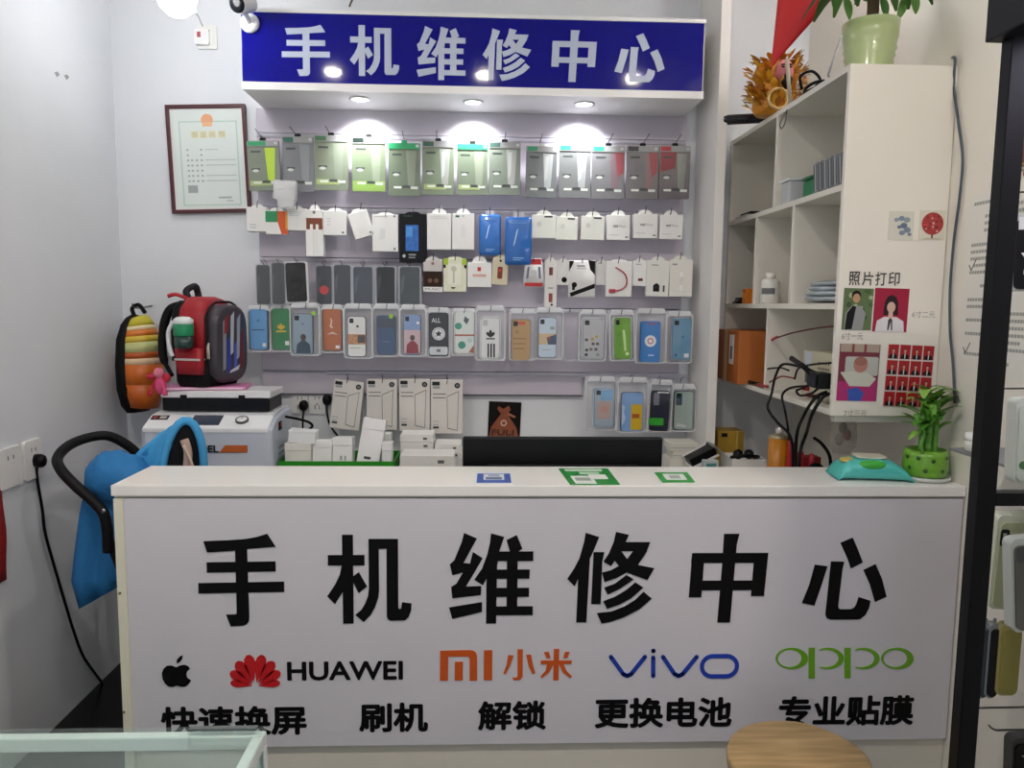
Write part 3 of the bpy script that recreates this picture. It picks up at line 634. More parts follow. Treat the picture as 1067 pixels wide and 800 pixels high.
def trefoil(Q, u, v, s, mat, y):
    for a, L in ((-38, .9), (0, 1.05), (38, .9)):
        t = math.radians(a); e = (math.sin(t), math.cos(t)); n_ = (math.cos(t), -math.sin(t)); pts = []
        for rr_, ww in ((0, .08), (.5, .34), (.8, .3), (1, .0)): pts.append((rr_, ww))
        for rr_, ww in ((.8, -.3), (.5, -.34), (0, -.08)): pts.append((rr_, ww))
        Q.poly([(u + s * L * r * e[0] + s * .62 * w_ * n_[0], v - (s * L * r * e[1] + s * .62 * w_ * n_[1]) * Q.w / Q.h) for r, w_ in pts], mat, y)
def star(Q, u, v, r, mat, y):
    Q.poly([(u + (r if k % 2 == 0 else r * .42) * math.sin(k * PI / 5), v - (r if k % 2 == 0 else r * .42) * math.cos(k * PI / 5) * Q.w / Q.h) for k in range(10)], mat, y)
def person(Q, y, coat, bg2=None, head='#4a3a36'):
    if bg2: Q.rect(.02, .5, .98, .98, M(bg2, .4), y, r=.008)
    Q.poly([(.14, .98), (.18, .76), (.32, .7), (.42, .66), (.62, .66), (.72, .7), (.86, .76), (.9, .98)], M(coat, .5), y); Q.disc(.52, .58, .15, M(head, .5), y, sq=1.2)
Wt = M('#eceef0', .4)
case_pack((258,318,283,367), (261,322,279,364), 'sky blue phone case with a dark line of print in a blister', '#5b9ad0', art=lambda Q, y: (Q.rect(.12, .5, .85, .525, M('#24486e', .4), y), Q.disc(.5, .28, .09, M('#3c76b0', .4), y), Q.rect(.72, .84, .92, .93, Wt, y)), cam_hole=False)
case_pack((281,317,306,367), (284,321,303,364), 'green phone case with a yellow leaf emblem in a blister', '#1f7c48', tilt=-1, cam_hole=False, art=lambda Q, y: (trefoil(Q, .5, .52, .36, M('#d8b02c', .4), y), Q.rect(.22, .54, .78, .58, M('#d8b02c', .4), y), Q.rect(.7, .8, .93, .9, Wt, y)))
case_pack((302,315,334,371), (306,327,326,369), 'grey-blue phone case with a figure in a dark coat', '#8ea4b6', d=3.11, tag_col=('#9ad01e', .8, .2), art=lambda Q, y: (Q.disc(.5, .25, .06, M('#5c7894', .4), y), person(Q, y, '#2e4658')))
case_pack((334,317,359,368), (337,322,356,365), 'brown-orange phone case with white print in a blister', '#b0602a', cam_hole=False, art=lambda Q, y: (Q.poly([(.4, .2), (.52, .28), (.46, .4), (.56, .44), (.5, .46), (.36, .42), (.44, .3)], M('#e6c8ae', .4), y), Q.poly([(.2, .62), (.5, .55), (.82, .62), (.5, .585)], M('#eadccc', .4), y), Q.rect(.68, .88, .9, .95, Wt, y)))
case_pack((358,316,389,374), (363,330,381,371), 'white phone case with a street photo band in a wide blister', '#e2e4e2', d=3.11, art=lambda Q, y: (Q.disc(.55, .24, .08, M('#3c4a58', .4), y), Q.rect(0, .44, 1, .7, M('#b8845a', .4, noise=.4, nscale=90), y), Q.rect(.55, .46, .98, .66, M('#4a4240', .4), y), Q.rect(.1, .78, .7, .8, G1, y)))
case_pack((388,316,417,372), (393,329,412,369), 'navy blue phone case with a lime sticker on the blister', '#2f4c74', d=3.13, tag_col=('#9ad01e', .68, .24), cam_hole=False, art=lambda Q, y: (Q.disc(.5, .26, .06, M('#5a789e', .4), y), Q.rect(.3, .66, .7, .68, M('#56749c', .4), y), Q.rect(.04, .06, .96, .3, M('#3c4654', .3), y)))
case_pack((416,317,445,372), (421,328,438,369), 'blue to pink phone case with a figure in red', '#7f9ccc', d=3.11, art=lambda Q, y: (Q.rect(0, .38, 1, .98, M('#cdb4bc', .4), y, r=.006), person(Q, y, '#8c2430'), Q.disc(.85, .2, .09, Wt, y)))
case_pack((444,320,470,373), (447,326,467,371), 'black and white phone case with a star badge', '#26272f', cam_hole=False, rim='#ccd2da', art=lambda Q, y: (Q.disc(.5, .48, .34, M('#e2e4ea', .4), y), Q.disc(.5, .48, .28, M('#32343c', .4), y), Q.disc(.5, .48, .26, M('#dfe1e6', .4), y), star(Q, .5, .48, .2, BLACK, y), Q.rect(.02, .78, .98, .97, M('#cfd6dc', .4), y, r=.008), Q.rect(.4, .84, .6, .9, G2, y), Q.text('ALL', .14, .12, .6, .22, Wt, y)))
case_pack((470,321,497,371), (474,325,494,368), 'white phone case with teal flowers and a red-brown belt', '#dde4e2', cam_hole=False, rim='#e8e4de', art=lambda Q, y: (Q.disc(.18, .34, .18, M('#3c9a88', .5), y), Q.disc(.36, .8, .2, M('#2f8f78', .5), y), Q.disc(.78, .68, .14, M('#bcd4ce', .5), y), Q.rect(0, .54, 1, .58, M('#a8543a', .5), y), Q.poly([(.7, .98), (.98, .8), (.98, .98)], M('#9c5236', .5), y), Q.poly([(.5, .1), (.75, .18), (.6, .3), (.45, .22)], M('#4a5a5c', .5), y)))
case_pack((495,318,527,376), (501,331,520,373), 'white phone case with black leaf emblem and three stripes', '#e4e6e8', d=3.11, rim='#f0f2f4', cam_hole=False, art=lambda Q, y: (Q.rect(.1, .05, .36, .2, LGREY, y, r=.004), trefoil(Q, .52, .48, .4, BLACK, y), Q.rect(.28, .5, .76, .535, M('#33363a', .4), y), [Q.rect(u, .64, u + .09, .98, BLACK, y) for u in (.36, .52, .68)]))
case_pack((530,321,559,376), (533,333,552,375), 'tan phone case with red mark at its top in a blister', '#b8935c', art=lambda Q, y: (Q.rect(.3, .05, .72, .12, M('#c4502c', .4), y), Q.lines(.1, .45, .85, .7, 3, M('#96733f', .4), y), Q.disc(.3, .3, .1, M('#a27e48', .4), y)))
case_pack((557,320,587,375), (561,331,579,372), 'pale blue phone case with a harbour picture', '#c2d4e4', art=lambda Q, y: (Q.rect(0, .4, 1, .68, M('#c9b48e', .4), y), Q.poly([(.45, .5), (1, .42), (1, .68), (.55, .68)], M('#3a4a6c', .4), y), Q.poly([(.45, .5), (.7, .46), (.6, .6)], M('#8a4a36', .4), y), Q.rect(.2, .8, .7, .82, G1, y), Q.rect(.65, .22, .9, .3, G1, y)))
P = Pack('empty_blister', 'empty clear blister hanging between the harbour case and the grey tiled case', 'packaging', (585,322,603,376), 3.14); w, h = P.w, P.h
MB().ring(rr(-w / 2, 0, w / 2, h, .012), rr(-w / 2 + .004, .004, w / 2 - .004, h - .01, .01), 0, .022, M('#e9edf2', .12, alpha=.3)).build('blister_rim', P.o); MB().prism(rr(-w / 2, 0, w / 2, h, .012), .022, .0235, CLEAR).build('blister_back', P.o); hook(594, 325, 3, 3.14, 4, words=P.o['label'])
case_pack((602,322,632,377), (607,332,627,373), 'grey phone case with scattered small tiles, black frame and white tray', '#b6b8bc', rim='#dde0e4', side='#1c1d22', art=lambda Q, y: [Q.rect(u, v, u + .16, v + .07, M(c, .4), y, r=.002) for u, v, c in ((.1, .5, '#4a4a50'), (.4, .48, '#b89a3c'), (.62, .42, '#c8a840'), (.45, .6, '#5c4a40'), (.68, .6, '#6a4c3c'), (.12, .76, '#3c3c42'), (.34, .74, '#706058'), (.6, .74, '#4a4a50'), (.1, .88, '#2c2c30'), (.7, .88, '#8a8a90'))])
case_pack((633,322,662,377), (639,331,657,374), 'lime green phone case with white script running upward', '#6fa834', d=3.11, tilt=-2, rim='#c9d6c4', side='#20301c', art=lambda Q, y: (Q.poly([(.5, .28), (.66, .3), (.74, .8), (.6, .82)], M('#c6e09a', .4), y), Q.disc(.78, .88, .11, M('#d6ecb4', .4), y), Q.disc(.3, .4, .07, M('#558c26', .4), y), Q.disc(.35, .66, .07, M('#558c26', .4), y)))
case_pack((661,321,694,379), (667,335,687,377), 'bright blue phone case with a round white flower badge', '#2f80cc', d=3.1, side='#1c5c9c', cam_hole=False, art=lambda Q, y: (Q.disc(.5, .48, .3, M('#e4e8ee', .4), y), Q.disc(.5, .48, .17, M('#c27c86', .4), y), Q.disc(.5, .48, .1, M('#eceef2', .4), y), Q.rect(.4, .82, .7, .85, M('#cfe2f4', .4), y), Q.rect(.3, .03, .8, .07, M('#9a5c78', .4), y)))
case_pack((693,324,721,379), (700,332,719,374), 'light blue see-through phone case beside the white side panel', '#6f9cbc', rim='#aebccb', side='#26485c', art=lambda Q, y: (Q.disc(.55, .45, .08, M('#4a7896', .4), y), Q.rect(.52, .5, .55, .8, M('#5a88a8', .4), y), Q.rect(.65, .86, .9, .96, Wt, y), Q.disc(.2, .9, .09, M('#2f6aa0', .4), y)))
# lowest row
for bx, words, tl in (((343,395,380,449), 'white tempered film box hanging askew beside the socket', 7), ((382,395,414,448), 'white tempered film box between the askew box and its two twins', 0.5),
                      ((416,395,448,449), 'white tempered film box third along from the wall socket', 0), ((449,396,482,452), 'white tempered film box next to the black bag picture', 0)):
    P = carton(bx, words, name='film_box', cat='box', col='#d9d5d0', th=.03, tilt=tl, d=3.18, row=4, group='tempered film boxes', tab=.0)
    P.rect(.04, .03, .28, .1, M('#26272a', .4)).rect(.06, .11, .28, .16, G1).disc(.83, .1, .09, M('#1c1d20', .4)).disc(.83, .1, .05, M('#6c6e72', .4)).lines(.06, .25, .5, .32, 2, M('#3c3d40', .4))
    P.p.ring([P.P(*q) for q in ((.5, .3), (.88, .2), (.84, .94), (.52, .9))], [P.P(*q) for q in ((.515, .31), (.865, .215), (.825, .927), (.535, .888))], -.0006, 0, M('#4a4b4e', .4))
    P.lines(.06, .76, .26, .82, 2, G1); P.rect(.07, .86, .25, .9, M('#3a3b3e', .4)).done()
case_pack((609,392,642,449), (619,405,638,444), 'pale blue phone case with a peach square in a thick blister', '#a9b8c8', row=4, side='#3a6a94', rim='#b6c6d6', art=lambda Q, y: (Q.rect(.3, .04, .95, .3, M('#7ab0dc', .4), y, r=.003), Q.rect(.12, .34, .88, .8, M('#c0aaa4', .4), y), Q.disc(.55, .55, .2, M('#c89c90', .4), y)))
case_pack((642,393,675,451), (647,409,669,449), 'sky blue phone case with white wavy edge and a yellow panel', '#7fa8dc', row=4, d=3.11, side='#1c2c4c', cam_hole=False, art=lambda Q, y: (Q.rect(.45, .3, .97, .97, M('#d9b41c', .4), y, r=.006), Q.rect(.5, .55, .85, .66, M('#b4561c', .4), y), Q.poly([(.02, .3), (.16, .38), (.1, .5), (.2, .66), (.1, .8), (.02, .85)], M('#bcd4ee', .4), y)))
case_pack((674,395,701,451), (677,407,697,449), 'dark navy phone case with a green sticker across it', '#1b2036', row=4, d=3.14, tilt=2, cam_hole=False, art=lambda Q, y: (Q.rect(.12, .05, .42, .36, M('#7c828e', .3), y, r=.003), Q.rect(-.1, .68, .72, .86, M('#2fa02c', .5), y - .003), Q.rect(.3, .02, .95, .05, Wt, y)))
case_pack((698,400,725,450), (702,408,721,447), 'clear pale green phone case with a black frame', '#9fb0aa', row=4, d=3.15, side='#1c2730', art=lambda Q, y: (Q.rect(.06, .04, .4, .36, M('#3a4a5c', .3), y, r=.003), Q.poly([(.1, .92), (.2, .84), (.7, .9), (.6, .95)], M('#c6d2cc', .3), y)))
# black picture of a brown bag on the back wall
P = Pack('bag_picture', 'black square picture of a brown drawstring bag on the back wall', 'picture', (508,418,543,456), DB - .006, 2)
w, h = P.w, P.h
MB().box(-w / 2, w / 2, 0, .004, 0, h, M('#120d0c', .4)).build('card', P.o)
BR = M('#8c4a2c', .5, noise=.15, nscale=30)
P.poly([(.3, .12), (.45, .2), (.62, .1), (.68, .22), (.58, .34), (.88, .72), (.95, .98), (.04, .98), (.1, .72), (.38, .34), (.26, .2)], BR).disc(.48, .6, .1, M('#d8b8a4', .5)).disc(.48, .6, .06, BR).text('FULI', .12, .78, .8, .95, M('#3a1c10', .5), bold=.05).poly([(.6, .3), (.85, .4), (.8, .45), (.58, .36)], M('#a8684a', .5)).done()
# ------------------------------------------------------------------ work bench behind the counter
BZ = .83
wb = thing('work_bench', 'white work bench along the back wall, mostly hidden behind the counter', 'bench', (0, 2.8, 0))
MB().box(-1.3, XR - .002, 0, DB - .002 - 2.8, BZ - .03, BZ, M('#d9d8d4', .4)).box(.92, XR - .002, 2.33 - 2.8, 0, BZ - .03, BZ, M('#d9d8d4', .4)).build('worktop', wb)
for x in (-1.28, -.3, .6, XR - .05): MB().box(x, x + .03, .02, .05, 0, BZ - .03, M('#8a8a8c', .5)).build('leg', wb)
# machine
mf = 2.81; z1 = W(220, 447, mf).z; zt2 = z1 + .045; xa, xb = W(146, 460, mf).x, W(283, 460, mf).x
mc = thing('laminating_machine', 'white laminating machine with gauge and orange stripe on the bench', 'machine', ((xa + xb) / 2, mf, BZ + .001))
hw = (xb - xa) / 2; H1, H2 = z1 - BZ - .001, zt2 - BZ - .001; dep = .30
MS = M('#c3cad8', .4); MTOP = M('#e9ebee', .35)
rg = []
for x, s in ((-hw, .975), (-hw + .018, 1.), (hw - .018, 1.), (hw, .975)):
    rg.append([(x, 0 + (1 - s) * .4, 0), (x, (1 - s) * .4, H1 * s), (x, .08, (H1 + .035) * s), (x, .16, H2 * s), (x, dep, H2 * s), (x, dep, 0)])
MB().loft(rg, MS, smooth=False).build('housing', mc, bevel=.006)
tilt = math.atan2(.035, .08)
tp = MB().add([(-hw + .012, -.003, H1 - .012), (hw - .012, -.003, H1 - .012), (hw - .012, -.003, H1 + .004), (-hw + .012, -.003, H1 + .004), (-hw + .012, .08, H1 + .04), (hw - .012, .08, H1 + .04), (hw - .012, .17, H2 + .004), (-hw + .012, .17, H2 + .004), (-hw + .012, dep, H2 + .004), (hw - .012, dep, H2 + .004)],
        [(0, 1, 2, 3), (3, 2, 5, 4), (4, 5, 6, 7), (7, 6, 9, 8)], MTOP).build('control_panel', mc, bevel=.004)
def on_panel(px):   # x from pixel on panel
    return W(px, 436, mf + .03).x - (xa + xb) / 2
def pan(u): return (.0 + u * .08, H1 + .004 + u * .036)
def panel_quad(mb, x0, x1, u0, u1, mat, h=.0015):
    (ya, za), (yb, zb_) = pan(u0), pan(u1); n = Vector((0, -.036, .08)).normalized() * h
    vs = [(x0, ya, za), (x1, ya, za), (x1, yb, zb_), (x0, yb, zb_)]; vs += [(x, y + n.y, z + n.z) for x, y, z in vs]
    mb.add(vs, [(0, 1, 2, 3), (4, 5, 6, 7), (0, 1, 5, 4), (1, 2, 6, 5), (2, 3, 7, 6), (3, 0, 4, 7)], mat)
mb = MB(); panel_quad(mb, on_panel(198), on_panel(229), .2, .98, M('#3c4454', .2)); mb.build('display_screen', mc)
mb = MB(); panel_quad(mb, on_panel(154), on_panel(172), .62, .95, M('#2c2426', .4)); panel_quad(mb, on_panel(156), on_panel(160), .7, .88, M('#a03030', .4), .0018); panel_quad(mb, on_panel(163), on_panel(170), .7, .88, M('#b8b0b0', .4), .0018); mb.build('name_plate', mc)
y_, z_ = pan(.55)
gm = MB().lathe([(0, 0), (.024, 0), (.024, .008), (.02, .009), (.02, .005)], M('#55585c', .3, .6), n=20).lathe([(0, .0055), (.0195, .0055), (.0195, .008), (0, .008)], M('#e6e8e8', .3), n=20).build('pressure_gauge', mc, (on_panel(251), y_, z_ + .001), (tilt, 0, 0))
MB().box(-.001, .001, 0, .014, .0088, .0094, M('#b02020', .4)).build('needle', gm)
sx = W(229, 468, mf).x - (xa + xb) / 2; ex = W(258, 468, mf).x - (xa + xb) / 2; za, zb_ = W(245, 471.5, mf).z - BZ, W(245, 464, mf).z - BZ
MB().prism([(sx, za), (ex, za), (ex, zb_), (sx + .02, zb_)], -.004, .003, M('#b8602c', .4)).build('stripe', mc)
MB().text('DEL', W(208, 471, mf).x - (xa + xb) / 2, za, sx - .002, zb_, -.0045, M('#22262c', .4), .05).build('lettering', mc, fix=False)
for i in range(6): MB().box(hw - .002, hw + .002, .09, .2, .03 + .022 * i, .036 + .022 * i, M('#8f96a4', .5)).build('vent', mc)
MB().box(hw - .004, hw + .004, .1, .135, H1 - .02, H1 + .012, BLACK).box(hw + .003, hw + .006, .108, .127, H1 - .006, H1 + .006, M('#b02020', .4)).build('power_switch', mc)
# machine cable and wall sockets on the back wall
YW = DB - .001
def tube_px(pts, r, mat, name, label, cat, n=6):
    o = MB().tube(spl([W(*p) for p in pts], 6), r, mat, n).build(name); return tag(o, label, cat)
def wall_plate(x0, y0, x1, y1, name, words, cat='socket'):
    P = Pack(name, words, cat, (x0, y0, x1, y1), DB - .012); w, h = P.w, P.h
    MB().prism(rr(-w / 2, 0, w / 2, h, .006, 3), 0, .011, M('#e6e6e4', .35)).build('plate', P.o)
    for u in (-.12, .12): P.rect(.5 + u - .025, .2, .5 + u + .025, .32, G2)
    for k, t in ((-.13, 1), (.13, -1)): P.poly([(.5 + k - .03, .6), (.5 + k + .02 * t, .56), (.5 + k + .05, .78), (.5 + k - .01, .8)], G2)
    P.rect(.47, .5, .53, .6, G2).done('socket_holes'); return P
wall_plate(304, 409, 321, 431, 'wall_socket', 'white wall socket with a black plug, nearest the laminating machine')
wall_plate(322, 409, 339, 431, 'wall_socket', 'white wall socket with a black plug, beside the hanging film boxes')
def plug(px, py, d, words, cable):
    c = W(px, py, d)
    t = thing('power_plug', words, 'plug', c)
    MB().loft([[(r * math.cos(2 * PI * k / 14), y, r * 1.25 * math.sin(2 * PI * k / 14)) for k in range(14)] for y, r in ((.03, .012), (.026, .019), (.012, .02), (0, .017), (-.004, .01))], BLACK).build('plug_body', t)
    MB().tube(spl([Vector((0, .012, -.012)), Vector((0, .01, -.03))] + [W(*q) - c for q in cable], 6), .0045, BLACK, 6).build('cable', t)
plug(315.5, 423, DB - .046, 'black plug in the socket nearest the laminating machine', [(315.5, 440, 3.2), (316, 462, 3.15), (316, 480, 3.12)])
plug(340, 417, DB - .046, 'black plug in the socket beside the hanging film boxes', [(341, 430, 3.255), (344, 443, 3.25), (354, 457, 3.245), (366, 476, 3.24)])
tag(MB().tube(spl([W(297.5, 434, 2.95), W(303, 435, 2.97), W(313, 437, 3.0), W(322, 440, 3.02), (W(325.5, 444, 3.04)), W(320, 450, 3.06), W(317, 462, 3.08), W(315, 482, 3.1)], 6), .0055, BLACK, 6).build('power_cable'), 'black power cable curling out of the side of the laminating machine', 'cable')
# ------------------------------------------------------------------ box, board, bags on the machine
TZ = BZ + .001 + H2 + .005
bx0, bx1 = W(169, 420, 2.93).x, W(281, 420, 2.93).x
t = thing('storage_box', 'flat black box with white lid lying on the laminating machine', 'box', ((bx0 + bx1) / 2, 2.93, TZ + .001)); w = bx1 - bx0
MB().box(-w / 2, w / 2, 0, .18, 0, .05, M('#15171c', .35)).build('body', t, bevel=.004)
MB().box(-w / 2 - .004, w / 2 + .004, -.004, .184, .0505, .078, M('#e6e6e8', .35)).build('lid', t, bevel=.004)
for x in (-.12, .1): MB().box(x - .012, x + .012, -.008, -.0035, .036, .062, DARK).build('latch', t)
PZ = TZ + .08
pp = thing('pink_board', 'thin pink folder under the school backpack', 'folder', (W(213, 400, 3.0).x, 3.0, PZ), (0, 0, math.radians(8)))
MB().box(-.165, .165, -.07, .09, 0, .012, M('#d884b4', .4)).build('cover', pp, bevel=.002); MB().box(-.16, .155, -.072, .088, .0035, .0085, M('#f0dce8', .6)).build('pages', pp)
PZ2 = PZ + .0125
# school backpack
bkc = W(206, 393, 2.98); bk = thing('school_backpack', 'black and red school backpack standing on the pink folder', 'backpack', (bkc.x + .012, 3.04, PZ2), (0, 0, math.radians(-16)))
def rrx(x0, x1, y0, y1, r, z, n=5): return [(a, b, z) for a, b in rr(x0, y0, x1, y1, r, n)]
MR = M('#a01824', .55, bump=.1); MBK = M('#0a0a0c', .6, bump=.15)
HB = .345
MB().loft([rrx(-.06, .08, -.11, .11, .04, 0), rrx(-.068, .088, -.118, .118, .045, .02), rrx(-.07, .09, -.12, .12, .045, .115)], MBK).build('base', bk)
MB().loft([rrx(-.07, .09, -.12, .12, .045, .1155), rrx(-.068, .088, -.12, .12, .045, .24), rrx(-.06, .075, -.108, .108, .045, .30), rrx(-.045, .05, -.085, .085, .04, .332), rrx(-.03, .025, -.05, .05, .02, HB)], MR).build('body', bk)
FR = [(.088, .0), (.112, .004), (.122, .016)]
fpz = lambda s: [(y * s, .165 + (z - .165) * s) for y, z in rr(-.105, .012, .105, .315, .075, 7)]
fr = MB(); rings = []
for x, s in ((.07, 1.), (.1, 1.), (.118, .96), (.124, .88)): rings.append([(x, y, z) for y, z in fpz(s)])
frp = fr.loft(rings, M('#3c3740', .35)).build('front_pocket', bk)
pr = MB()
for i, (y0, z0, y1, z1_, c) in enumerate([(-.07, .06, -.05, .27, '#8a8f9c'), (-.045, .05, -.02, .2, '#2c3c9c'), (-.02, .12, .0, .29, '#b8bcc8'), (.0, .05, .02, .18, '#4a5cc0'), (.02, .1, .04, .28, '#9aa0b0'), (.045, .06, .06, .22, '#7a2430'), (-.06, .2, -.035, .28, '#8c2834'), (-.03, .05, .03, .08, '#c8ccd4')]):
    pr.add([(.1245 + i * 1e-4, y0, z0), (.1245 + i * 1e-4, y1, z0 + .01), (.1245 + i * 1e-4, y1 + .012, z1_), (.1245 + i * 1e-4, y0 + .008, z1_ - .02)], [(0, 1, 2, 3)], M(c, .3))
pr.build('print', frp, fix=False)
MB().loft([rrx(-.074, -.02, -.123, .123, .03, .1), rrx(-.074, -.02, -.123, .123, .03, .24), rrx(-.066, -.02, -.112, .112, .03, .3), rrx(-.05, -.02, -.09, .09, .02, .33)], MBK).build('back_panel', bk)
zp = [(.086, y, z) for y, z in rr(-.112, .03, .112, .325, .08, 6)]
MB().tube(zp, .005, M('#1a1416', .5), 6, closed=True).build('zipper', bk)
MB().tube([(.092, -.108, .17), (.094, -.116, .15), (.096, -.117, .11)], [.004, .006, .006], M('#c8c2b6', .3, .5), 8).build('zipper_pull', bk)
MB().tube(spl([(-.04, -.03, .325), (-.055, -.032, .365), (-.04, 0, .385), (-.05, .03, .365), (-.045, .032, .325)], 6), .013, M('#26282e', .7), 8).build('top_handle', bk)
for s in (-1, 1):
    MB().tube(spl([(-.055, s * .06, .31), (-.1, s * .075, .29), (-.125, s * .085, .21), (-.12, s * .095, .11), (-.075, s * .105, .04)], 6), [.018] * 12 + [.016] * 8 + [.008] * 5, MBK, 8).build('shoulder_strap', bk)
MB().tube(spl([(-.03, -.04, .33), (-.07, -.07, .352), (-.1, -.08, .345)], 4), .008, M('#b81e28', .5), 6).build('red_loop', bk)
MB().loft([rrx(-.03, .075, -.135, -.11, .012, .05), rrx(-.035, .08, -.145, -.11, .016, .09), rrx(-.035, .08, -.147, -.11, .016, .15)], MR).build('side_pocket', bk)
MB().box(-.03, .076, -.1485, -.11, .104, .112, M('#cfcac4', .5)).build('pocket_trim', bk)
# bottle in the side pocket
R24 = Matrix.Rotation(math.radians(-16), 4, 'Z')
bo = thing('drink_bottle', 'small bottle with green body and white lid in the backpack side pocket', 'bottle', bk.location + (R24 @ Vector((.028, -.165, .152))))
MB().lathe([(0, 0), (.03, .0), (.034, .01), (.034, .045)], M('#1c3a34', .15)).build('lower_body', bo)
MB().lathe([(.034, .0451), (.036, .05), (.036, .085), (.034, .09)], M('#1f8a5c', .3)).build('band', bo)
MB().lathe([(.034, .0901), (.036, .093), (.034, .108), (.022, .116), (0, .118)], M('#dfe6e4', .35)).build('lid', bo)
MB().tube(spl([(-.034, -.005, .1), (-.052, -.01, .06), (-.05, -.012, .01), (-.04, -.01, -.03)], 5), .008, M('#dcdce0', .4), 8).build('strap', bo)
# ball patterned bag
bgc = W(151, 378, 3.12); bg = thing('ball_bag', 'black bag with a striped yellow and orange ball front behind the laminating machine', 'bag', (bgc.x, 3.14, W(151, 430, 3.12).z), (0, 0, math.radians(-20)))
HH = W(151, 328, 3.12).z - W(151, 430, 3.12).z
prof = [(.0, .55), (.08, .8), (.25, .98), (.5, 1.), (.75, .9), (.9, .66), (.97, .4), (1., .15)]
MB().loft([[(-.055 + .05 * s * math.cos(a), .10 * s * math.sin(a), HH * z) for a in [2 * PI * k / 20 for k in range(20)]] for z, s in prof], MBK).build('back_panel', bg)
bands = [(.06, .3, '#c8621c'), (.3, .5, '#d26a1e'), (.5, .56, '#e8c8a0'), (.56, .62, '#b8541c'), (.62, .72, '#c8cc8a'), (.72, .78, '#d8b83c'), (.78, .84, '#d87828'), (.84, .88, '#ecd9a8'), (.88, .97, '#c9bc2c')]
def dome(z):
    for (a, s), (b, t_) in zip(prof, prof[1:]):
        if a <= z <= b: return s + (t_ - s) * (z - a) / (b - a)
    return .2
for z0, z1_, c in bands:
    MB().loft([[(-.03 + .085 * dome(z) * math.cos(a), .085 * dome(z) * math.sin(a), HH * (z + .05 * math.cos(a) * (z - .4))) for a in [2 * PI * k / 20 for k in range(20)]] for z in (z0, (z0 + z1_) / 2, z1_)], M(c, .35)).build('ball_stripe', bg)
MB().tube(spl([(-.05, 0, HH * .97), (-.065, 0, HH * 1.06), (-.03, .0, HH * 1.1), (.0, .0, HH * 1.02)], 5), .008, MBK, 8).build('hang_loop', bg)
hk_ = tag(MB().tube(spl([(bgc.x - .04, DB - .001, bg.location.z + HH * 1.09), (bgc.x - .04, 3.2, bg.location.z + HH * 1.07), (bgc.x - .04, 3.135, bg.location.z + HH * 1.075), (bgc.x - .04, 3.12, bg.location.z + HH * 1.11)], 5), .004, M('#5a5a5e', .3, .8), 6).build('wall_hook'), 'steel wall hook carrying the ball bag', 'hook')
# pink plush charm
pc = W(170, 402, 2.93); t = thing('plush_charm', 'pink and red ribbon charm dangling beside the school backpack', 'charm', (pc.x, 2.905, PZ - .02))
PK = M('#d04a7a', .7, bump=.3); PR = M('#b81c38', .6, bump=.2)
MB().ball((0, 0, .04), .022, .02, .034, PK).build('body', t); MB().ball((-.004, 0, .088), .02, .019, .021, M('#d8788e', .7, bump=.3)).build('head', t)
MB().ball((-.032, .0, .075), .02, .01, .013, PR).build('bow_loop', t); MB().ball((.022, .004, .07), .016, .01, .018, PR).build('bow_loop', t)
for x in (-.028, .02): MB().tube(spl([(x * .4, -.01, .06), (x, -.016, .03), (x * 1.2, -.016, .004)], 4), [.006] * 5 + [.009] * 4, PR if x < 0 else PK, 6).build('ribbon_tail', t)
# ------------------------------------------------------------------ tray of boxes, stacks
td = 2.86
g0, g1 = W(290, 482, td), W(411, 482, td)
t = thing('green_tray', 'bright green tray full of small white boxes on the bench', 'tray', ((g0.x + g1.x) / 2, td, BZ + .001)); w = g1.x - g0.x; hT = W(350, 481, td).z - BZ
MG = M('#1f8c1c', .4)
MB().box(-w / 2, w / 2, 0, .005, 0, hT, MG).box(-w / 2, w / 2, .215, .22, 0, hT, MG).box(-w / 2, -w / 2 + .005, .005, .215, 0, hT, MG).box(w / 2 - .005, w / 2, .005, .215, 0, hT, MG).box(-w / 2 + .005, w / 2 - .005, .005, .215, 0, .005, MG).build('shell', t)
def white_box(box, d, depth, words, lean=0, ty=0, zb=None, col='#ebebec', group='white boxes in the green tray', pr=None):
    x0, y0, x1, y1 = box; a, b = W(x0, y1, d), W(x1, y0, d); z0 = zb if zb is not None else a.z
    t = thing('white_box', words, 'box', ((a.x + b.x) / 2, d, z0 + depth * math.sin(math.radians(abs(lean))) + (b.x - a.x) * .5 * math.sin(math.radians(abs(ty)))), (math.radians(lean), math.radians(ty), 0), group); w = b.x - a.x; h = b.z - z0
    m = M(col, .45); MB().box(-w / 2, w / 2, 0, depth, 0, h * .82, m).build('carton', t, bevel=.0015)
    MB().box(-w / 2 - .0008, w / 2 + .0008, -.0008, depth + .0008, h * .82 + .0006, h, m).build('lid', t, bevel=.0015)
    if pr:
        P = Pack.__new__(Pack); P.w, P.h, P.k, P.p, P.o = w, h, 0, MB(), t; P.P = lambda u, v: ((u - .5) * w, (1 - v) * h); pr(P); P.done()
    return t
Z0 = BZ + .0075
white_box((297,462,324,481), td + .012, .06, 'lower white box under the fanned one at the machine end of the tray', zb=Z0, col='#e2e0da')
fz = W(310, 463.5, td).z
white_box((300,450,328,463), td + .014, .06, 'fanned white box lying on another at the machine end of the tray', ty=4, zb=fz, col='#eceef0')
white_box((325,461,345,481), td + .012, .07, 'short white box second from the machine end of the tray', zb=Z0, lean=-5)
white_box((346,458,366,481), td + .012, .07, 'white box with faint grey marks in the middle of the tray', zb=Z0, lean=-5, pr=lambda P: P.rect(.4, .4, .5, .5, G1, -.001).rect(.62, .4, .7, .5, G1, -.001))
white_box((368,440,391,481), td + .022, .05, 'tall white box leaning out of the tray with black marks at its foot', zb=Z0, ty=9, lean=-9, col='#eeeef0', pr=lambda P: P.rect(.3, .62, .6, .66, M('#3a3c40', .5), -.001))
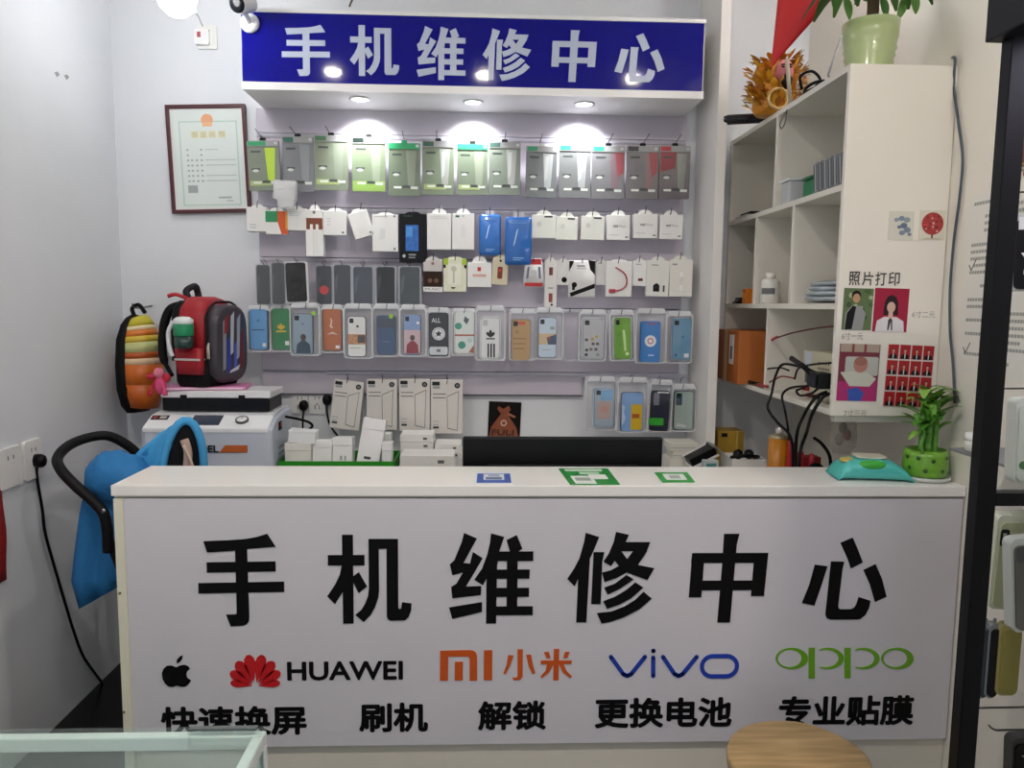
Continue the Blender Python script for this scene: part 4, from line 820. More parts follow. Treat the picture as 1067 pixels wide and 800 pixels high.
white_box((393,452,407,481), td + .13, .05, 'white box standing behind the others in the tray', zb=Z0, col='#e4e4e2')
white_box((398,462,408,481), td + .014, .06, 'short white box at the end of the tray beside the box stacks', zb=Z0)
# stacks beside the tray
def stack(xs, ytop, ybot, d, n, words, group, depth=.14):
    zt_ = W(sum(xs) / 2, ytop, d).z; z0 = BZ + .001; hN = (zt_ - z0) / n
    a, b = W(xs[0], ytop, d), W(xs[1], ytop, d); rnd = random.Random(n)
    for i in range(n):
        pos = 'bottom' if i == 0 else ('top' if i == n - 1 else ['second', 'third', 'fourth', 'fifth'][i - 1])
        w = (b.x - a.x) * rnd.uniform(.94, 1.0)
        t = thing('flat_box', '%s flat white box %s' % (pos, words), 'box', ((a.x + b.x) / 2 + rnd.uniform(-.004, .004), d + rnd.uniform(0, .006), z0 + i * hN + .0004), (0, 0, 0), group)
        MB().box(-w / 2, w / 2, 0, depth, 0, hN - .0008, M('#e2e1dd', .5)).build('carton', t, bevel=.001)
        if i >= n - 2: MB().box(w * .2, w * .32, -.0006, .001, hN * .3, hN * .6, M('#5a5c5e', .5)).build('mark', t)
stack((417,452), 453, 480, td + .14, 6, 'in the tall stack behind the low stack by the tray', 'tall flat-box stack', .12)
stack((453,481), 463, 486, td + .13, 5, 'in the stack between the tall stack and the monitor', 'flat-box stack by the monitor', .12)
stack((414,474), 475, 488, td - .03, 3, 'in the low front stack by the tray', 'low flat-box stack', .14)
# ------------------------------------------------------------------ monitor on the counter's inner shelf
ish = thing('inner_shelf', 'white lower shelf behind the counter carrying the monitor', 'shelf', (0, CB + .001, 0))
MB().box(cl + .05, .915, 0, .23, .74, .765, MCW).build('board', ish)
for x in (cl + .06, -.1, .88): MB().box(x, x + .025, .01, .2, 0, .7395, MCW).build('support_panel', ish)
md = CB + .07
m0, m1 = W(482, 460, md), W(691, 460, md); mz = W(590, 456, md).z
mo = thing('computer_monitor', 'black flat monitor seen from behind over the counter', 'monitor', ((m0.x + m1.x) / 2, md, .7655)); w = m1.x - m0.x; H = mz - .7655
MBZ = M('#0c0d10', .4)
MB().box(-w / 2, w / 2, .004, .03, .06, H, MBZ).build('rear_shell', mo, bevel=.006)
MB().box(-w * .38, w * .38, -.018, .004, .08, H * .75, M('#1a1c20', .45)).build('rear_bulge', mo, bevel=.008)
MB().box(-w / 2 + .006, w / 2 - .006, .0302, .032, .068, H - .008, M('#050506', .1)).build('screen', mo)
MB().box(-.03, .03, .035, .05, .01, .15, MBZ).build('stand', mo); MB().zprism(rr(-.11, -.04, .11, .13, .02), 0, .01, MBZ).build('base', mo)
# ------------------------------------------------------------------ licence frame on the back wall
P = Pack('licence_frame', 'framed business licence in a thin dark red frame on the white wall', 'picture frame', (175,107,262,223), DB - .022, -2)
w, h = P.w, P.h
MB().ring([(-w / 2, 0), (w / 2, 0), (w / 2, h), (-w / 2, h)], [(-w / 2 + .015, .015), (w / 2 - .015, .015), (w / 2 - .015, h - .015), (-w / 2 + .015, h - .015)], 0, .018, M('#4e2027', .35)).build('frame', P.o, bevel=.002)
MB().box(-w / 2 + .0152, w / 2 - .0152, .008, .018, .0152, h - .0152, M('#e8e2e2', .5)).build('mount', P.o)
MB().box(-w / 2 + .021, w / 2 - .021, .0076, .008, .021, h - .021, M('#dde6e2', .5)).build('certificate', P.o)
yy = .0076; gr = M('#b9cfc4', .5)
P.p.ring([P.P(*q) for q in ((.15, .15), (.88, .15), (.88, .93), (.15, .93))], [P.P(*q) for q in ((.165, .16), (.865, .16), (.865, .92), (.165, .92))], yy - .0004, yy, gr)
P.disc(.51, .14, .075, M('#e6a880', .5), yy).rect(.45, .16, .57, .2, M('#ecb88c', .5), yy)  # licence print colours paled to paint in the overexposure
for u in (.3, .41, .52, .64): P.rect(u, .24, u + .09, .305, M('#dedcb8', .5), yy)
for u, ch in zip((.31, .42, .53, .65), '营业执照'): P.text(ch, u, .248, u + .07, .297, M('#b8b690', .5), yy)
gt = M('#a6b0ae', .5)
for i in range(7):
    v = .405 + i * .048
    for u in ((.23, .4) if i in (0, 1) else (.23, .28, .34, .4)): P.rect(u, v, u + .025, v + .016, gt, yy)
    if i in (0, 2, 3, 5, 6): P.rect(.46, v + .003, .46 + (.38 if i != 0 else .16), v + .01, M('#b6c0be', .5), yy)
P.rect(.22, .74, .34, .81, M('#a2aaaa', .5), yy).rect(.6, .85, .76, .865, gt, yy).rect(.7, .885, .78, .893, gt, yy)
P.done()
# switch plate with adapter and bulb wire, camera
P = wall_plate(206, 26, 226, 51, 'wall_socket', 'white wall socket with an adapter beside the hanging bulb')
t = thing('plug_adapter', 'white plug adapter with a small red switch beside the hanging bulb', 'adapter', W(210, 46, DB - .03))
aw = (W(218, 40, DB - .03) - W(203, 40, DB - .03)).x; ah = W(210, 30, DB - .03).z - W(210, 46, DB - .03).z
MB().prism(rr(-aw / 2, 0, aw / 2, ah, .008, 3), 0, .017, M('#f0f0f0', .35)).build('body', t); MB().box(-aw * .28, -aw * .05, -.003, 0, ah * .45, ah * .8, M('#b05058', .4)).build('rocker_switch', t)
tag(MB().tube(spl([W(204, 13, 2.86), W(207, 18, 3.05), W(211, 27, DB - .02)], 5), .0028, M('#b8b8ba', .5), 6).build('lamp_wire'), 'thin grey wire from the hanging bulb to its wall socket', 'wire')
cc = W(260.5, 24.5, SD); t = thing('security_camera', 'white security camera on a round base at the corner of the blue sign', 'camera', cc)
MB().loft([[(r * math.cos(2 * PI * k / 20), y, r * math.sin(2 * PI * k / 20)) for k in range(20)] for y, r in ((-.001, .036), (-.008, .035), (-.016, .024), (-.018, .012))], M('#e9eaec', .35)).build('mount_base', t)
hd_ = W(252, 4, SD - .09) - cc
MB().tube(spl([(0, -.012, 0), (-.002, -.05, .015), (hd_.x * .5, hd_.y * .9, hd_.z * .55), (hd_.x + .01, hd_.y + .045, hd_.z + .0)], 5), .011, M('#e4e5e8', .35), 10).build('arm', t)
dr = Vector((-.35, -.85, -.35)).normalized(); qv = Vector((0, 0, 1)).rotation_difference(dr).to_euler()
MB().lathe([(0, -.06), (.024, -.058), (.031, -.05), (.033, .02), (.0325, .026)], M('#ecedef', .3), n=20).build('housing', t, hd_, qv)
MB().lathe([(.0, .0265), (.031, .0262), (.03, .031), (.02, .034), (0, .035)], M('#14161c', .12), n=20).build('lens_face', t, hd_, qv)
tag(MB().tube(spl([W(364, 7, 3.1), W(366, 2, 3.1), W(370, -6, 3.1)], 4), .004, M('#5c5448', .6), 6).build('loose_cable'), 'short brown cable sticking up from the top of the blue sign box', 'cable')
# ------------------------------------------------------------------ left wall: sockets, plug, cable, red banner, scuffs
def left_box(name, pxs, th, words, cat):
    (a, b), (c, d) = pxs; p, q = WX(a, b, XL + .004), WX(c, d, XL + .004)
    y0, y1, z0, z1_ = p.y, q.y, q.z, p.z
    t = thing(name, words, cat, (XL + .0005, (y0 + y1) / 2, z0), (0, 0, PI / 2)); w = y1 - y0; h = z1_ - z0
    MB().prism(rr(-w / 2, 0, w / 2, h, .008, 3), -th, 0, M('#e9e8e6', .35)).build('plate', t)
    P = Pack.__new__(Pack); P.w, P.h, P.k, P.p, P.o = w, h, 0, MB(), t; P.P = lambda u, v: ((u - .5) * w, (1 - v) * h)
    for u in (-.12, .12): P.rect(.5 + u - .02, .2, .5 + u + .02, .3, G2, -th)
    P.done('socket_holes'); return t
left_box('double_socket', ((-4, 470), (22, 503)), .011, 'wide white socket plate without a plug on the wall by the stroller', 'socket')
left_box('single_socket', ((23, 461), (43, 495)), .011, 'white socket plate with a black plug on the wall by the stroller', 'socket')
pc = WX(37, 480, XL + .012); t = thing('power_plug', 'black plug in the wall socket by the stroller', 'plug', pc)
MB().loft([[(x, .018 * s * math.cos(2 * PI * k / 12), .024 * s * math.sin(2 * PI * k / 12)) for k in range(12)] for x, s in ((0, 1.), (.02, 1.), (.03, .8), (.034, .5))], BLACK).build('plug_body', t)
cb = [WX(a, b, XL + .012) - pc for a, b in ((38, 492), (44, 530), (47, 555), (56, 588), (66, 622), (76, 655), (86, 682), (98, 700), (107, 712))]
MB().tube(spl([Vector((.018, 0, -.01))] + cb, 6), .005, BLACK, 8).build('cable', t)
p0 = WX(2, 500, XL + .01); p1 = WX(2, 607, XL + .01); gr_ = []
for i in range(9):
    z = p0.z + (p1.z - p0.z) * i / 8; gr_.append([(XL + .008 + .004 * math.sin(j * 1.3 + i * .4), p0.y - .05 * j - .004 * math.sin(i * 1.1), z) for j in range(10)])
o = MB().sheet(gr_, M('#b81418', .6)).build('red_banner', fix=False); sm = o.modifiers.new('s', 'SOLIDIFY'); sm.thickness = .002; tag(o, 'red cloth banner hanging on the wall beside the white sockets', 'banner')
for a, b, s in ((59, 77, 4), (69, 80, 4), (127, 79, 3), (122, 86, 2)):
    p = WX(a, b, XL); wlft = bpy.data.objects['wall_left']
    MB().add([(XL + .0006, p.y - .004 * s, p.z), (XL + .0006, p.y, p.z - .003 * s), (XL + .0006, p.y + .005 * s, p.z + .001 * s), (XL + .0006, p.y + .001 * s, p.z + .0025 * s)], [(0, 1, 2, 3)], M('#9a9a9c', .8)).build('scuff_mark', wlft, fix=False)
# ------------------------------------------------------------------ stroller in the passage
st = thing('baby_stroller', 'blue and black baby stroller parked at the end of the counter', 'stroller', (W(120, 560, 2.6).x, 2.6, 0)); so = st.location
SBL = M('#2273b0', .75, bump=.25, bscale=40, noise=.08); SBL2 = M('#3f9bd4', .7, bump=.2, bscale=40)
def sp_(px, py, d): return W(px, py, d) - so
MB().tube(spl([sp_(113, 575, 2.36), sp_(110, 540, 2.36), sp_(98, 523, 2.37), sp_(80, 507, 2.38), sp_(64, 490, 2.4), sp_(60, 477, 2.45), sp_(72, 464, 2.52), sp_(92, 456, 2.58), sp_(112, 454, 2.62), sp_(130, 462, 2.66), sp_(144, 474, 2.68), sp_(152, 490, 2.68), sp_(156, 530, 2.66)], 5), .0165, M('#0e0f11', .55), 10).build('push_handle', st)
MB().tube([sp_(113, 560, 2.36), sp_(128, 600, 2.42), sp_(150, 830, 2.5)], .013, BLACK, 8).build('frame_tube', st)
MB().tube([sp_(156, 525, 2.66), sp_(165, 650, 2.6), sp_(170, 830, 2.5)], .013, BLACK, 8).build('frame_tube', st)
MB().lathe([(.0, .0), (.008, .0), (.008, .004), (0, .005)], CHROME, n=10).build('rivet', st, sp_(108, 532, 2.343), (PI / 2, 0, 0))
for a, b, d in ((150, 0, 2.5), (190, 0, 2.62)):
    c = W(a, 790, d) - so
    MB().add(*(lambda R, r: ([((0.012 * (-1 if i % 2 else 1)), R * math.cos(2 * PI * (i // 2) / 20), R * math.sin(2 * PI * (i // 2) / 20)) for i in range(40)], [(2 * k, 2 * k + 1, (2 * k + 3) % 40, (2 * k + 2) % 40) for k in range(20)] + [tuple(range(0, 40, 2)), tuple(range(1, 40, 2))]))(.075, 0), BLACK).build('wheel', st, (c.x, c.y, .0755))
# hood: fabric pulled over hoops, opening to the right
def hoop(cx, cy, rx, ry, d, tiltx, n=14, sl=.1):
    return [sp_(cx + rx * math.cos(PI - PI * k / (n - 1)) + tiltx * math.sin(PI * k / (n - 1)), cy - ry * math.sin(PI * k / (n - 1)), d + sl * k / (n - 1)) for k in range(n)]
h2, h3, h4 = hoop(146, 500, 22, 26, 2.48, 4, sl=.08), hoop(170, 500, 22, 50, 2.52, 6, sl=.08), hoop(190, 498, 22, 60, 2.47, 4, sl=.05)
def between(a, b, t, bulge):
    return [p * (1 - t) + q * t + Vector((0, 0, bulge * math.sin(PI * t))) for p, q in zip(a, b)]
gr2 = [h2, between(h2, h3, .33, .012), between(h2, h3, .66, .012), h3, between(h3, h4, .5, .004), h4]
o = MB().sheet(gr2, SBL2).build('hood', st, fix=False); o.modifiers.new('s', 'SOLIDIFY').thickness = .006
MB().tube(h4, .014, SBL2, 8).build('hood_rim', st); MB().tube(h3, .010, SBL2, 8).build('hood_hoop', st)
inn = [p * .9 + (sum(h4, Vector()) / len(h4)) * .1 + Vector((-.002, .004, 0)) for p in h4]
MB().add([tuple(p) for p in inn], [tuple(range(len(inn)))], M('#15171c', .8)).build('hood_lining', st)
MB().tube(spl([sp_(192, 458, 2.48), sp_(196, 472, 2.475), sp_(194, 495, 2.475)], 4), .014, M('#b49a90', .7), 8).build('shoulder_pad', st)
MB().tube(spl([sp_(191, 464, 2.46), sp_(198, 478, 2.46), sp_(203, 495, 2.46)], 4), .005, M('#c8b4a8', .7), 6).build('harness_strap', st)
# seat back cover (rounded blue bulge) and hanging apron
rgs = []
for px, py, rx, rz in ((92, 500, .01, .02), (96, 494, .05, .06), (108, 490, .07, .08), (124, 490, .08, .085), (142, 492, .08, .07), (156, 496, .07, .04)):
    c = sp_(px, py + 6, 2.46); rgs.append([Vector((c.x, c.y + rx * math.cos(2 * PI * k / 24), c.z + rz * math.sin(2 * PI * k / 24))) for k in range(24)])
rg2 = []
for i in range(len(rgs) - 1):
    for s_ in range(4):
        f_ = s_ / 4; rg2.append([p.lerp(q, f_) + Vector((0, 0, .005 * math.sin(k * 1.9 + i * 2.2 + s_ * .9) + .004 * math.sin(k * .8 - s_ * 1.4 + i))) for k, (p, q) in enumerate(zip(rgs[i], rgs[i + 1]))])
MB().loft(rg2 + [rgs[-1]], SBL).build('seat_back', st)
ap = []
L_ = [(96, 486), (88, 510), (83, 535), (80, 560), (77, 585), (75, 605), (83, 634)]
R_ = [(132, 480), (132, 505), (132, 530), (132, 555), (132, 578), (132, 596), (132, 606)]
for i, (a, b) in enumerate(zip(L_, R_)):
    ap.append([sp_(a[0] + (b[0] - a[0]) * j / 8, a[1] + (b[1] - a[1]) * j / 8, 2.41 + .05 * j / 8 + .007 * math.sin(j * 1.7 + i * .5)) for j in range(9)])
o = MB().sheet(ap, SBL).build('storage_apron', st, fix=False); o.modifiers.new('s', 'SOLIDIFY').thickness = .004
# ------------------------------------------------------------------ shelf cabinet on the right wall
XF = 1.058                                    # plane of its open front
cd0 = 2.236; cd1 = DB - .003
ctz, cbz = W(893, 66, cd0).z, W(868, 433, cd0).z
MC = M('#e6e2d8', .45, noise=.02, nscale=4)
cab = thing('shelf_cabinet', 'cream open shelf cabinet fixed to the wall over the bench', 'cabinet', (XF, cd0, cbz))
cw, cl_, ch = XR - .002 - XF, cd1 - cd0, ctz - cbz
T = .018
MB().box(0, cw, 0, T, 0, ch, MC).build('end_panel', cab, bevel=.0015)
MB().box(0, cw, cl_ - T, cl_, 0, ch, MC).build('end_panel', cab)
MB().box(cw - .008, cw, T, cl_ - T, T, ch - T, MC).build('back_panel', cab)
MB().box(0, cw, T, cl_ - T, ch - T, ch, MC).build('top_panel', cab)
MB().box(0, cw, T, cl_ - T, 0, T, MC).build('bottom_panel', cab)
s2 = W(880, 191, cd0).z - cbz; s3 = W(871, 316, cd0).z - cbz
for z in (s2, s3): MB().box(0, cw - .008, T, cl_ - T, z - T, z, MC).build('shelf', cab)
def dv(px, py, z0, z1): 
    y = WX(px, py, XF).y - cd0; MB().box(.001, cw - .008, y - .008, y + .008, z0, z1, MC).build('divider', cab)
dv(808, 165, s2, ch - T); dv(786, 270, s3, s2 - T); dv(825, 250, s3, s2 - T); dv(798, 360, T, s3 - T)
for px, py in ((797, 236), (811, 327)):
    q = WX(px, py, XR - .012); MB().lathe([(0, 0), (.008, 0), (.007, .003), (0, .004)], M('#8a8474', .5), n=10).build('screw_cap', cab, (q.x - XF - .001, q.y - cd0, q.z - cbz), (0, -PI / 2, 0))
# pieces stuck on the end panel (all flat prints)
YE = cd0 - .0005
def sheet_on(box, name, words, cat, tilt=0, col='#e8e6e0', group=None):
    P = Pack(name, words, cat, box, YE, tilt, group); MB().box(-P.w / 2, P.w / 2, -.0008, .0, 0, P.h, M(col, .4)).build('paper', P.o); P.base = -.0008; return P
P = Pack('panel_lettering', 'black lettering for photo printing on the cabinet end panel', 'lettering', (884,283,937,297.5), YE)
for ch_, u in zip('照片打印', (0, .26, .52, .78)): P.text(ch_, u, 0, u + .22, 1, M('#3a3a38', .5), 0, .012)
P.done('characters')
def small_words(box, txt, words):
    P = Pack('panel_caption', words, 'lettering', box, YE)
    P.text(txt, 0, 0, 1, 1, M('#8f8d84', .5), 0)
    P.done('characters')
small_words((950,324,974,331), '6寸二元', 'faint price caption beside the woman portrait print')
small_words((877,346,899,354), '6寸一元', 'faint price caption under the print of a man in a grey jacket')
small_words((879,427,903,434), '7寸三元', 'faint price caption under the baby print')
P = sheet_on((925,220,951,250), 'sticker', 'clear sticker with a grey-blue flower figure on the cabinet end panel', 'sticker', col='#d3d2c6')
for u, v, r in ((.3, .3, .1), (.5, .25, .12), (.72, .3, .13), (.6, .5, .14), (.75, .65, .14), (.55, .75, .12), (.42, .55, .08), (.85, .8, .08)): P.disc(u, v, r, M(random.choice(['#76869a', '#8796a4', '#5f7088']), .5), -.0008, sq=.8)
P.done()
P = sheet_on((957,219,984,250), 'sticker', 'sticker of a round red flowering tree on the cabinet end panel', 'sticker', col='#d8d4c4')
P.disc(.5, .45, .42, M('#a83a3a', .5), -.0008, n=20)
rnd = random.Random(3)
for i in range(26):
    a, r = rnd.uniform(0, 6.28), rnd.uniform(0, .36); P.disc(.5 + r * math.cos(a), .45 + r * math.sin(a) * .87, .045, M(rnd.choice(['#d8a8a0', '#c84a48', '#7c2428']), .5), -.0008, n=6)
P.rect(.47, .8, .53, .95, M('#6a4a3c', .5), -.0008).rect(.2, .94, .8, .96, M('#b8a894', .5), -.0008).done()
def sil(P, u0, v0, u1, v1, coat, skin='#c9a48c', hair='#1c1614', shirt=None, long_hair=False, y=-.0008):
    U = lambda a: u0 + (u1 - u0) * a; V = lambda a: v0 + (v1 - v0) * a
    r = (u1 - u0)
    if long_hair: P.poly([(U(.28), V(.3)), (U(.36), V(.16)), (U(.5), V(.12)), (U(.64), V(.16)), (U(.72), V(.3)), (U(.74), V(.6)), (U(.26), V(.6))], M(hair, .5), y)
    P.poly([(U(.02), V(1)), (U(.06), V(.74)), (U(.3), V(.64)), (U(.7), V(.64)), (U(.94), V(.74)), (U(.98), V(1))], M(coat, .5), y)
    P.poly([(U(.43), V(.5)), (U(.57), V(.5)), (U(.58), V(.66)), (U(.5), V(.7)), (U(.42), V(.66))], M(skin, .5), y)
    P.disc(U(.5), V(.36), .16 * r, M(hair, .5), y, sq=1.2); P.disc(U(.5), V(.41), .14 * r, M(skin, .5), y, sq=1.25)
    if shirt: P.poly([(U(.42), V(.66)), (U(.58), V(.66)), (U(.53), V(.98)), (U(.45), V(.98))], M(shirt, .5), y)
P = sheet_on((876.5,300,908,344), 'photo_print', 'photo print of a man in a grey jacket before green trees', 'photo', 1, '#5a7048', 'photo prints on the cabinet')
for i in range(18): P.disc(rnd.uniform(.1, .95), rnd.uniform(.05, .7), rnd.uniform(.05, .1), M(rnd.choice(['#42602e', '#7c9160', '#a3b08c', '#3a4c2c']), .5), -.0008, n=7)
P.poly([(.08, 1), (.1, .6), (.3, .42), (.6, .42), (.78, .6), (.7, 1)], M('#8f9192', .5), -.0008).poly([(.1, 1), (.14, .6), (.32, .42), (.44, .44), (.34, .98)], M('#17181c', .5), -.0008).disc(.42, .18, .16, M('#1c1614', .5), -.0008, sq=1.1).disc(.43, .24, .13, M('#b8906e', .5), -.0008, sq=1.2).done()
P = sheet_on((908.5,300,945,346), 'photo_print', 'portrait print of a woman in white blouse on dark red ground', 'photo', 1, '#9c1238', 'photo prints on the cabinet')
sil(P, .06, .04, .94, 1, '#d8d6da', '#cfae9c', '#2c2224', None, True); P.poly([(.44, .72), (.5, .68), (.56, .72), (.58, .96), (.54, .96), (.52, .76), (.47, .96), (.43, .96)], M('#3a3438', .5), -.0008).done()
P = sheet_on((871,358,914,418), 'photo_print', 'photo print of a baby lying on a bright pink cloth', 'photo', 1, '#7a3040', 'photo prints on the cabinet')
P.rect(.02, .0, .98, .14, M('#b0a090', .5), -.0008).rect(.3, .0, .36, .14, M('#8c3c40', .5), -.0008).rect(.6, .0, .66, .14, M('#8c3c40', .5), -.0008).rect(.16, .22, .98, .55, M('#b8bcb4', .5), -.0008, r=.006)
P.poly([(0, .66), (.3, .66), (.7, .72), (.98, .62), (.98, 1), (0, 1)], M('#b02a70', .5), -.0008).poly([(.25, .8), (.5, .76), (.68, .86), (.6, 1), (.3, 1)], M('#3458b0', .5), -.0008).poly([(.05, .5), (.3, .48), (.72, .5), (.95, .6), (.8, .74), (.3, .74)], M('#c9cabd', .5), -.0008).disc(.54, .36, .18, M('#b88070', .5), -.0008, sq=1.1).disc(.54, .3, .16, M('#a06a5c', .5), -.0008, sq=.7).done()
P = Pack('id_photo_sheet', 'sheet of sixteen red identity photos in a grid on the cabinet end panel', 'photo', (919,358,970,425), YE, 2); MB().box(-P.w / 2, P.w / 2, -.0008, 0, 0, P.h, M('#dcd6cf', .4)).build('paper', P.o)
for r in range(4):
    for c in range(4):
        u, v = .015 + c * .25, .01 + r * .25
        P.p = MB(); P.rect(u, v, u + .22, v + .225, M('#a8161e', .4), -.0008); sil(P, u + .02, v + .01, u + .2, v + .225, '#1c1c22', '#c8a492', '#241c1a', '#dcdcdc'); P.done('identity_photo')
# ------------------------------------------------------------------ things in the cabinet
def cz(z): return cbz + z + .0008
def dep(px, py): return WX(px, py, XF).y
# orange carton
y0, y1 = dep(760, 400), dep(790, 400)
t = thing('cardboard_box', 'brown cardboard box with white label on the lowest shelf', 'box', (1.015, 2.965, cz(T))); hB = W(775, 345, 2.97).z - cz(T)
MB().box(0, .23, 0, .3, 0, hB, M('#b0642a', .6, noise=.06, nscale=5)).build('carton', t, bevel=.002)
MB().box(-.001, 0, .06, .115, hB * .35, hB * .92, M('#e0dedb', .5)).build('label', t); MB().box(-.0008, 0, .14, .18, 0, hB, M('#c8a060', .3)).build('tape', t)
MB().box(-.0016, -.001, .075, .1, hB * .45, hB * .7, G2).build('label_print', t)
# power supply
t = thing('power_supply', 'cream bench power supply with vent holes on the lowest shelf', 'power supply', (XF + .06, 2.34, cz(T)))
MB().box(0, .2, 0, .26, 0, .16, M('#c6c0a6', .5)).build('case', t, bevel=.003)
for i in range(5):
    for j in range(4): MB().lathe([(0, 0), (.004, 0), (.004, .0008), (0, .001)], M('#4c483c', .6), n=8).build('vent_hole', t, (-.0004, .06 + .018 * i, .07 + .018 * j), (0, -PI / 2, 0))
MB().box(-.001, 0, .19, .24, .09, .155, M('#c3ccd6', .4)).build('label', t); MB().box(-.001, 0, .19, .235, .05, .088, M('#50545a', .4)).build('label', t); MB().box(-.001, 0, .19, .24, .005, .045, M('#d8c8c0', .4)).build('label', t)
for i, (yy_, zz, c) in enumerate(((.2, .03, '#a02828'), (.17, .012, '#b03030'), (.12, .012, '#141416'))): MB().lathe([(0, 0), (.008, 0), (.006, .02), (0, .022)], M(c, .4), n=10).build('terminal', t, (-.001, yy_, zz), (0, -PI / 2, 0))
def wire(pts, r, col, name, words, cat='cable'):
    return tag(MB().tube(spl(pts, 6), r, M(col, .45), 6).build(name), words, cat)
FX = lambda px, py, x=XF: WX(px, py, x)
wire([FX(868, 340, XF + .03), FX(850, 342, XF + .02), FX(825, 347, XF + .02), FX(809, 352, XF + .02)], .003, '#5a1c1c', 'test_lead', 'thin dark red test lead across the top of the lowest cabinet bay')
tag(MB().tube(spl([FX(810, 351, XF + .02), FX(806, 353, XF + .02), FX(803, 355.5, XF + .02)], 4), .005, M('#a81c1c', .4), 6).build('red_clip'), 'red clip at the end of the dark red test lead', 'clip')
wire([FX(866, 378, XF + .01), FX(845, 380, XF - .01), FX(832, 384, XF - .005), FX(828, 395, XF)], .0035, '#18181a', 'black_lead', 'black lead arching over the front of the power supply')
wire([FX(866, 396, XF + .01), FX(845, 386, XF - .01), FX(830, 381, XF - .02), FX(815, 380, XF - .02), FX(808, 392, XF - .03), FX(804, 410, XF - .04), FX(800, 425, XF - .06), W(810, 440, 2.55), W(822, 452, 2.5), W(826, 468, 2.5), W(826, 502, 2.5)], .0048, '#0e0e10', 'black_cable', 'thick black cable looping widest below the cabinet')
wire([FX(842, 402, XF - .01), FX(824, 404, XF - .02), FX(815, 412, XF - .03), FX(818, 428, XF - .05), W(821, 446, 2.56), W(823, 470, 2.56), W(823, 500, 2.56)], .0042, '#101012', 'black_cable', 'black cable dropping from the cabinet between the other cables')
wire([FX(862, 408, XF + .01), FX(850, 414, XF - .02), FX(838, 432, XF - .04), W(830, 455, 2.45), W(829, 503, 2.45)], .0055, '#0c0c0e', 'black_cable', 'thick straight black cable hanging from the cabinet edge to the red tools')
wire([FX(866, 410, XF + .01), FX(857, 414, XF - .02), FX(846, 432, XF - .04), W(840, 452, 2.42), W(834, 470, 2.4), W(832, 505, 2.4)], .0055, '#0c0c0e', 'black_cable', 'thick black cable hanging nearest the photo panel')
wire([FX(838, 404, XF + .004), FX(830, 407, XF + .004), FX(834, 412, XF + .004), FX(845, 410, XF + .004), FX(852, 405, XF + .006)], .004, '#141416', 'coiled_lead', 'black lead coiled on the front edge of the lowest shelf')
wire([FX(795, 385, XF + .01), FX(812, 383, XF + .005), FX(822, 386, XF)], .0032, '#141416', 'probe_lead', 'thin black probe lead beside the cardboard box')
wire([FX(802, 398, XF - .004), FX(808, 395, XF - .004), FX(815, 392, XF - .004), FX(828, 394, XF)], .003, '#8c2424', 'probe_lead', 'red probe lead lying between the cardboard box and the power supply')
def probe(px0, py0, px1, py1, col, words):
    a, b = FX(px0, py0, XF + .004), FX(px1, py1, XF + .004)
    a.z = cz(T) + .008; b.z = cz(T) + .012
    tag(MB().tube([a, a * .5 + b * .5, b], [.003, .007, .006], M(col, .45), 8).build('test_probe'), words, 'probe')
probe(773, 404, 792, 392, '#121214', 'black test probe lying by the cardboard box'); probe(782, 407, 800, 395, '#9c3a3a', 'red test probe lying by the cardboard box')
t = thing('plug_strip', 'black power adapter block plugged behind the photo panel', 'adapter', FX(856, 403, XF - .006))
MB().box(-.026, .02, -.035, .035, -.004, .045, M('#141518', .45)).build('body', t, bevel=.004); MB().box(-.034, -.03, -.028, .03, .002, .036, M('#23262b', .4)).build('face', t); MB().tube([(-.01, .03, .03), (-.02, .1, .058), (-.02, .19, .075)], .009, BLACK, 8).build('handle', t)
# middle row
t = thing('small_orange_box', 'small bright orange box on the middle shelf', 'box', FX(775, 312.5, XF + .01)); t.location.z = cz(s3)
MB().box(0, .03, -.022, .022, 0, .06, M('#dd7a12', .45)).build('carton', t, bevel=.002); MB().box(-.0006, 0, -.014, .014, .02, .045, M('#f0a040', .4)).build('label', t)
t = thing('spare_parts', 'small pile of black phone parts beside the orange box', 'parts', (XF + .015, 3.19, 0)); t.location.z = cz(s3)
for i, (x, y) in enumerate(((.0, .0), (.015, .02), (.005, -.02))): MB().box(x, x + .06, y, y + .05, .0085 * i, .0085 * i + .008, M(['#1c1a1a', '#3a2c26', '#24262a'][i], .4)).build('part', t)
t = thing('white_bottle', 'white plastic bottle with a printed label on the middle shelf', 'bottle', FX(802, 312, XF + .035)); t.location.z = cz(s3)
hb = .115
MB().lathe([(0, 0), (.033, 0), (.035, .004), (.035, hb * .68), (.03, hb * .78), (.016, hb * .84)], M('#e4e2da', .35)).build('body', t)
MB().lathe([(.017, hb * .84), (.018, hb * .85), (.018, hb), (.0, hb * 1.003)], M('#eceae4', .35)).build('cap', t)
MB().loft([[(.0352 * math.cos(a), .0352 * math.sin(a), z) for a in [math.radians(190 + 8 * k) for k in range(12)]] for z in (hb * .3, hb * .5)], M('#6a6c6c', .5), cap=False).build('label', t)
t = thing('bag_bundle', 'bundle of clear grey plastic bags lying on the middle shelf', 'bags', (XF + .005, 2.445, 0)); t.location.z = cz(s3)
rnd = random.Random(11)
MBAG = M('#b9c3c9', .2, alpha=.85, noise=.2, nscale=25, bump=.4, bscale=30)
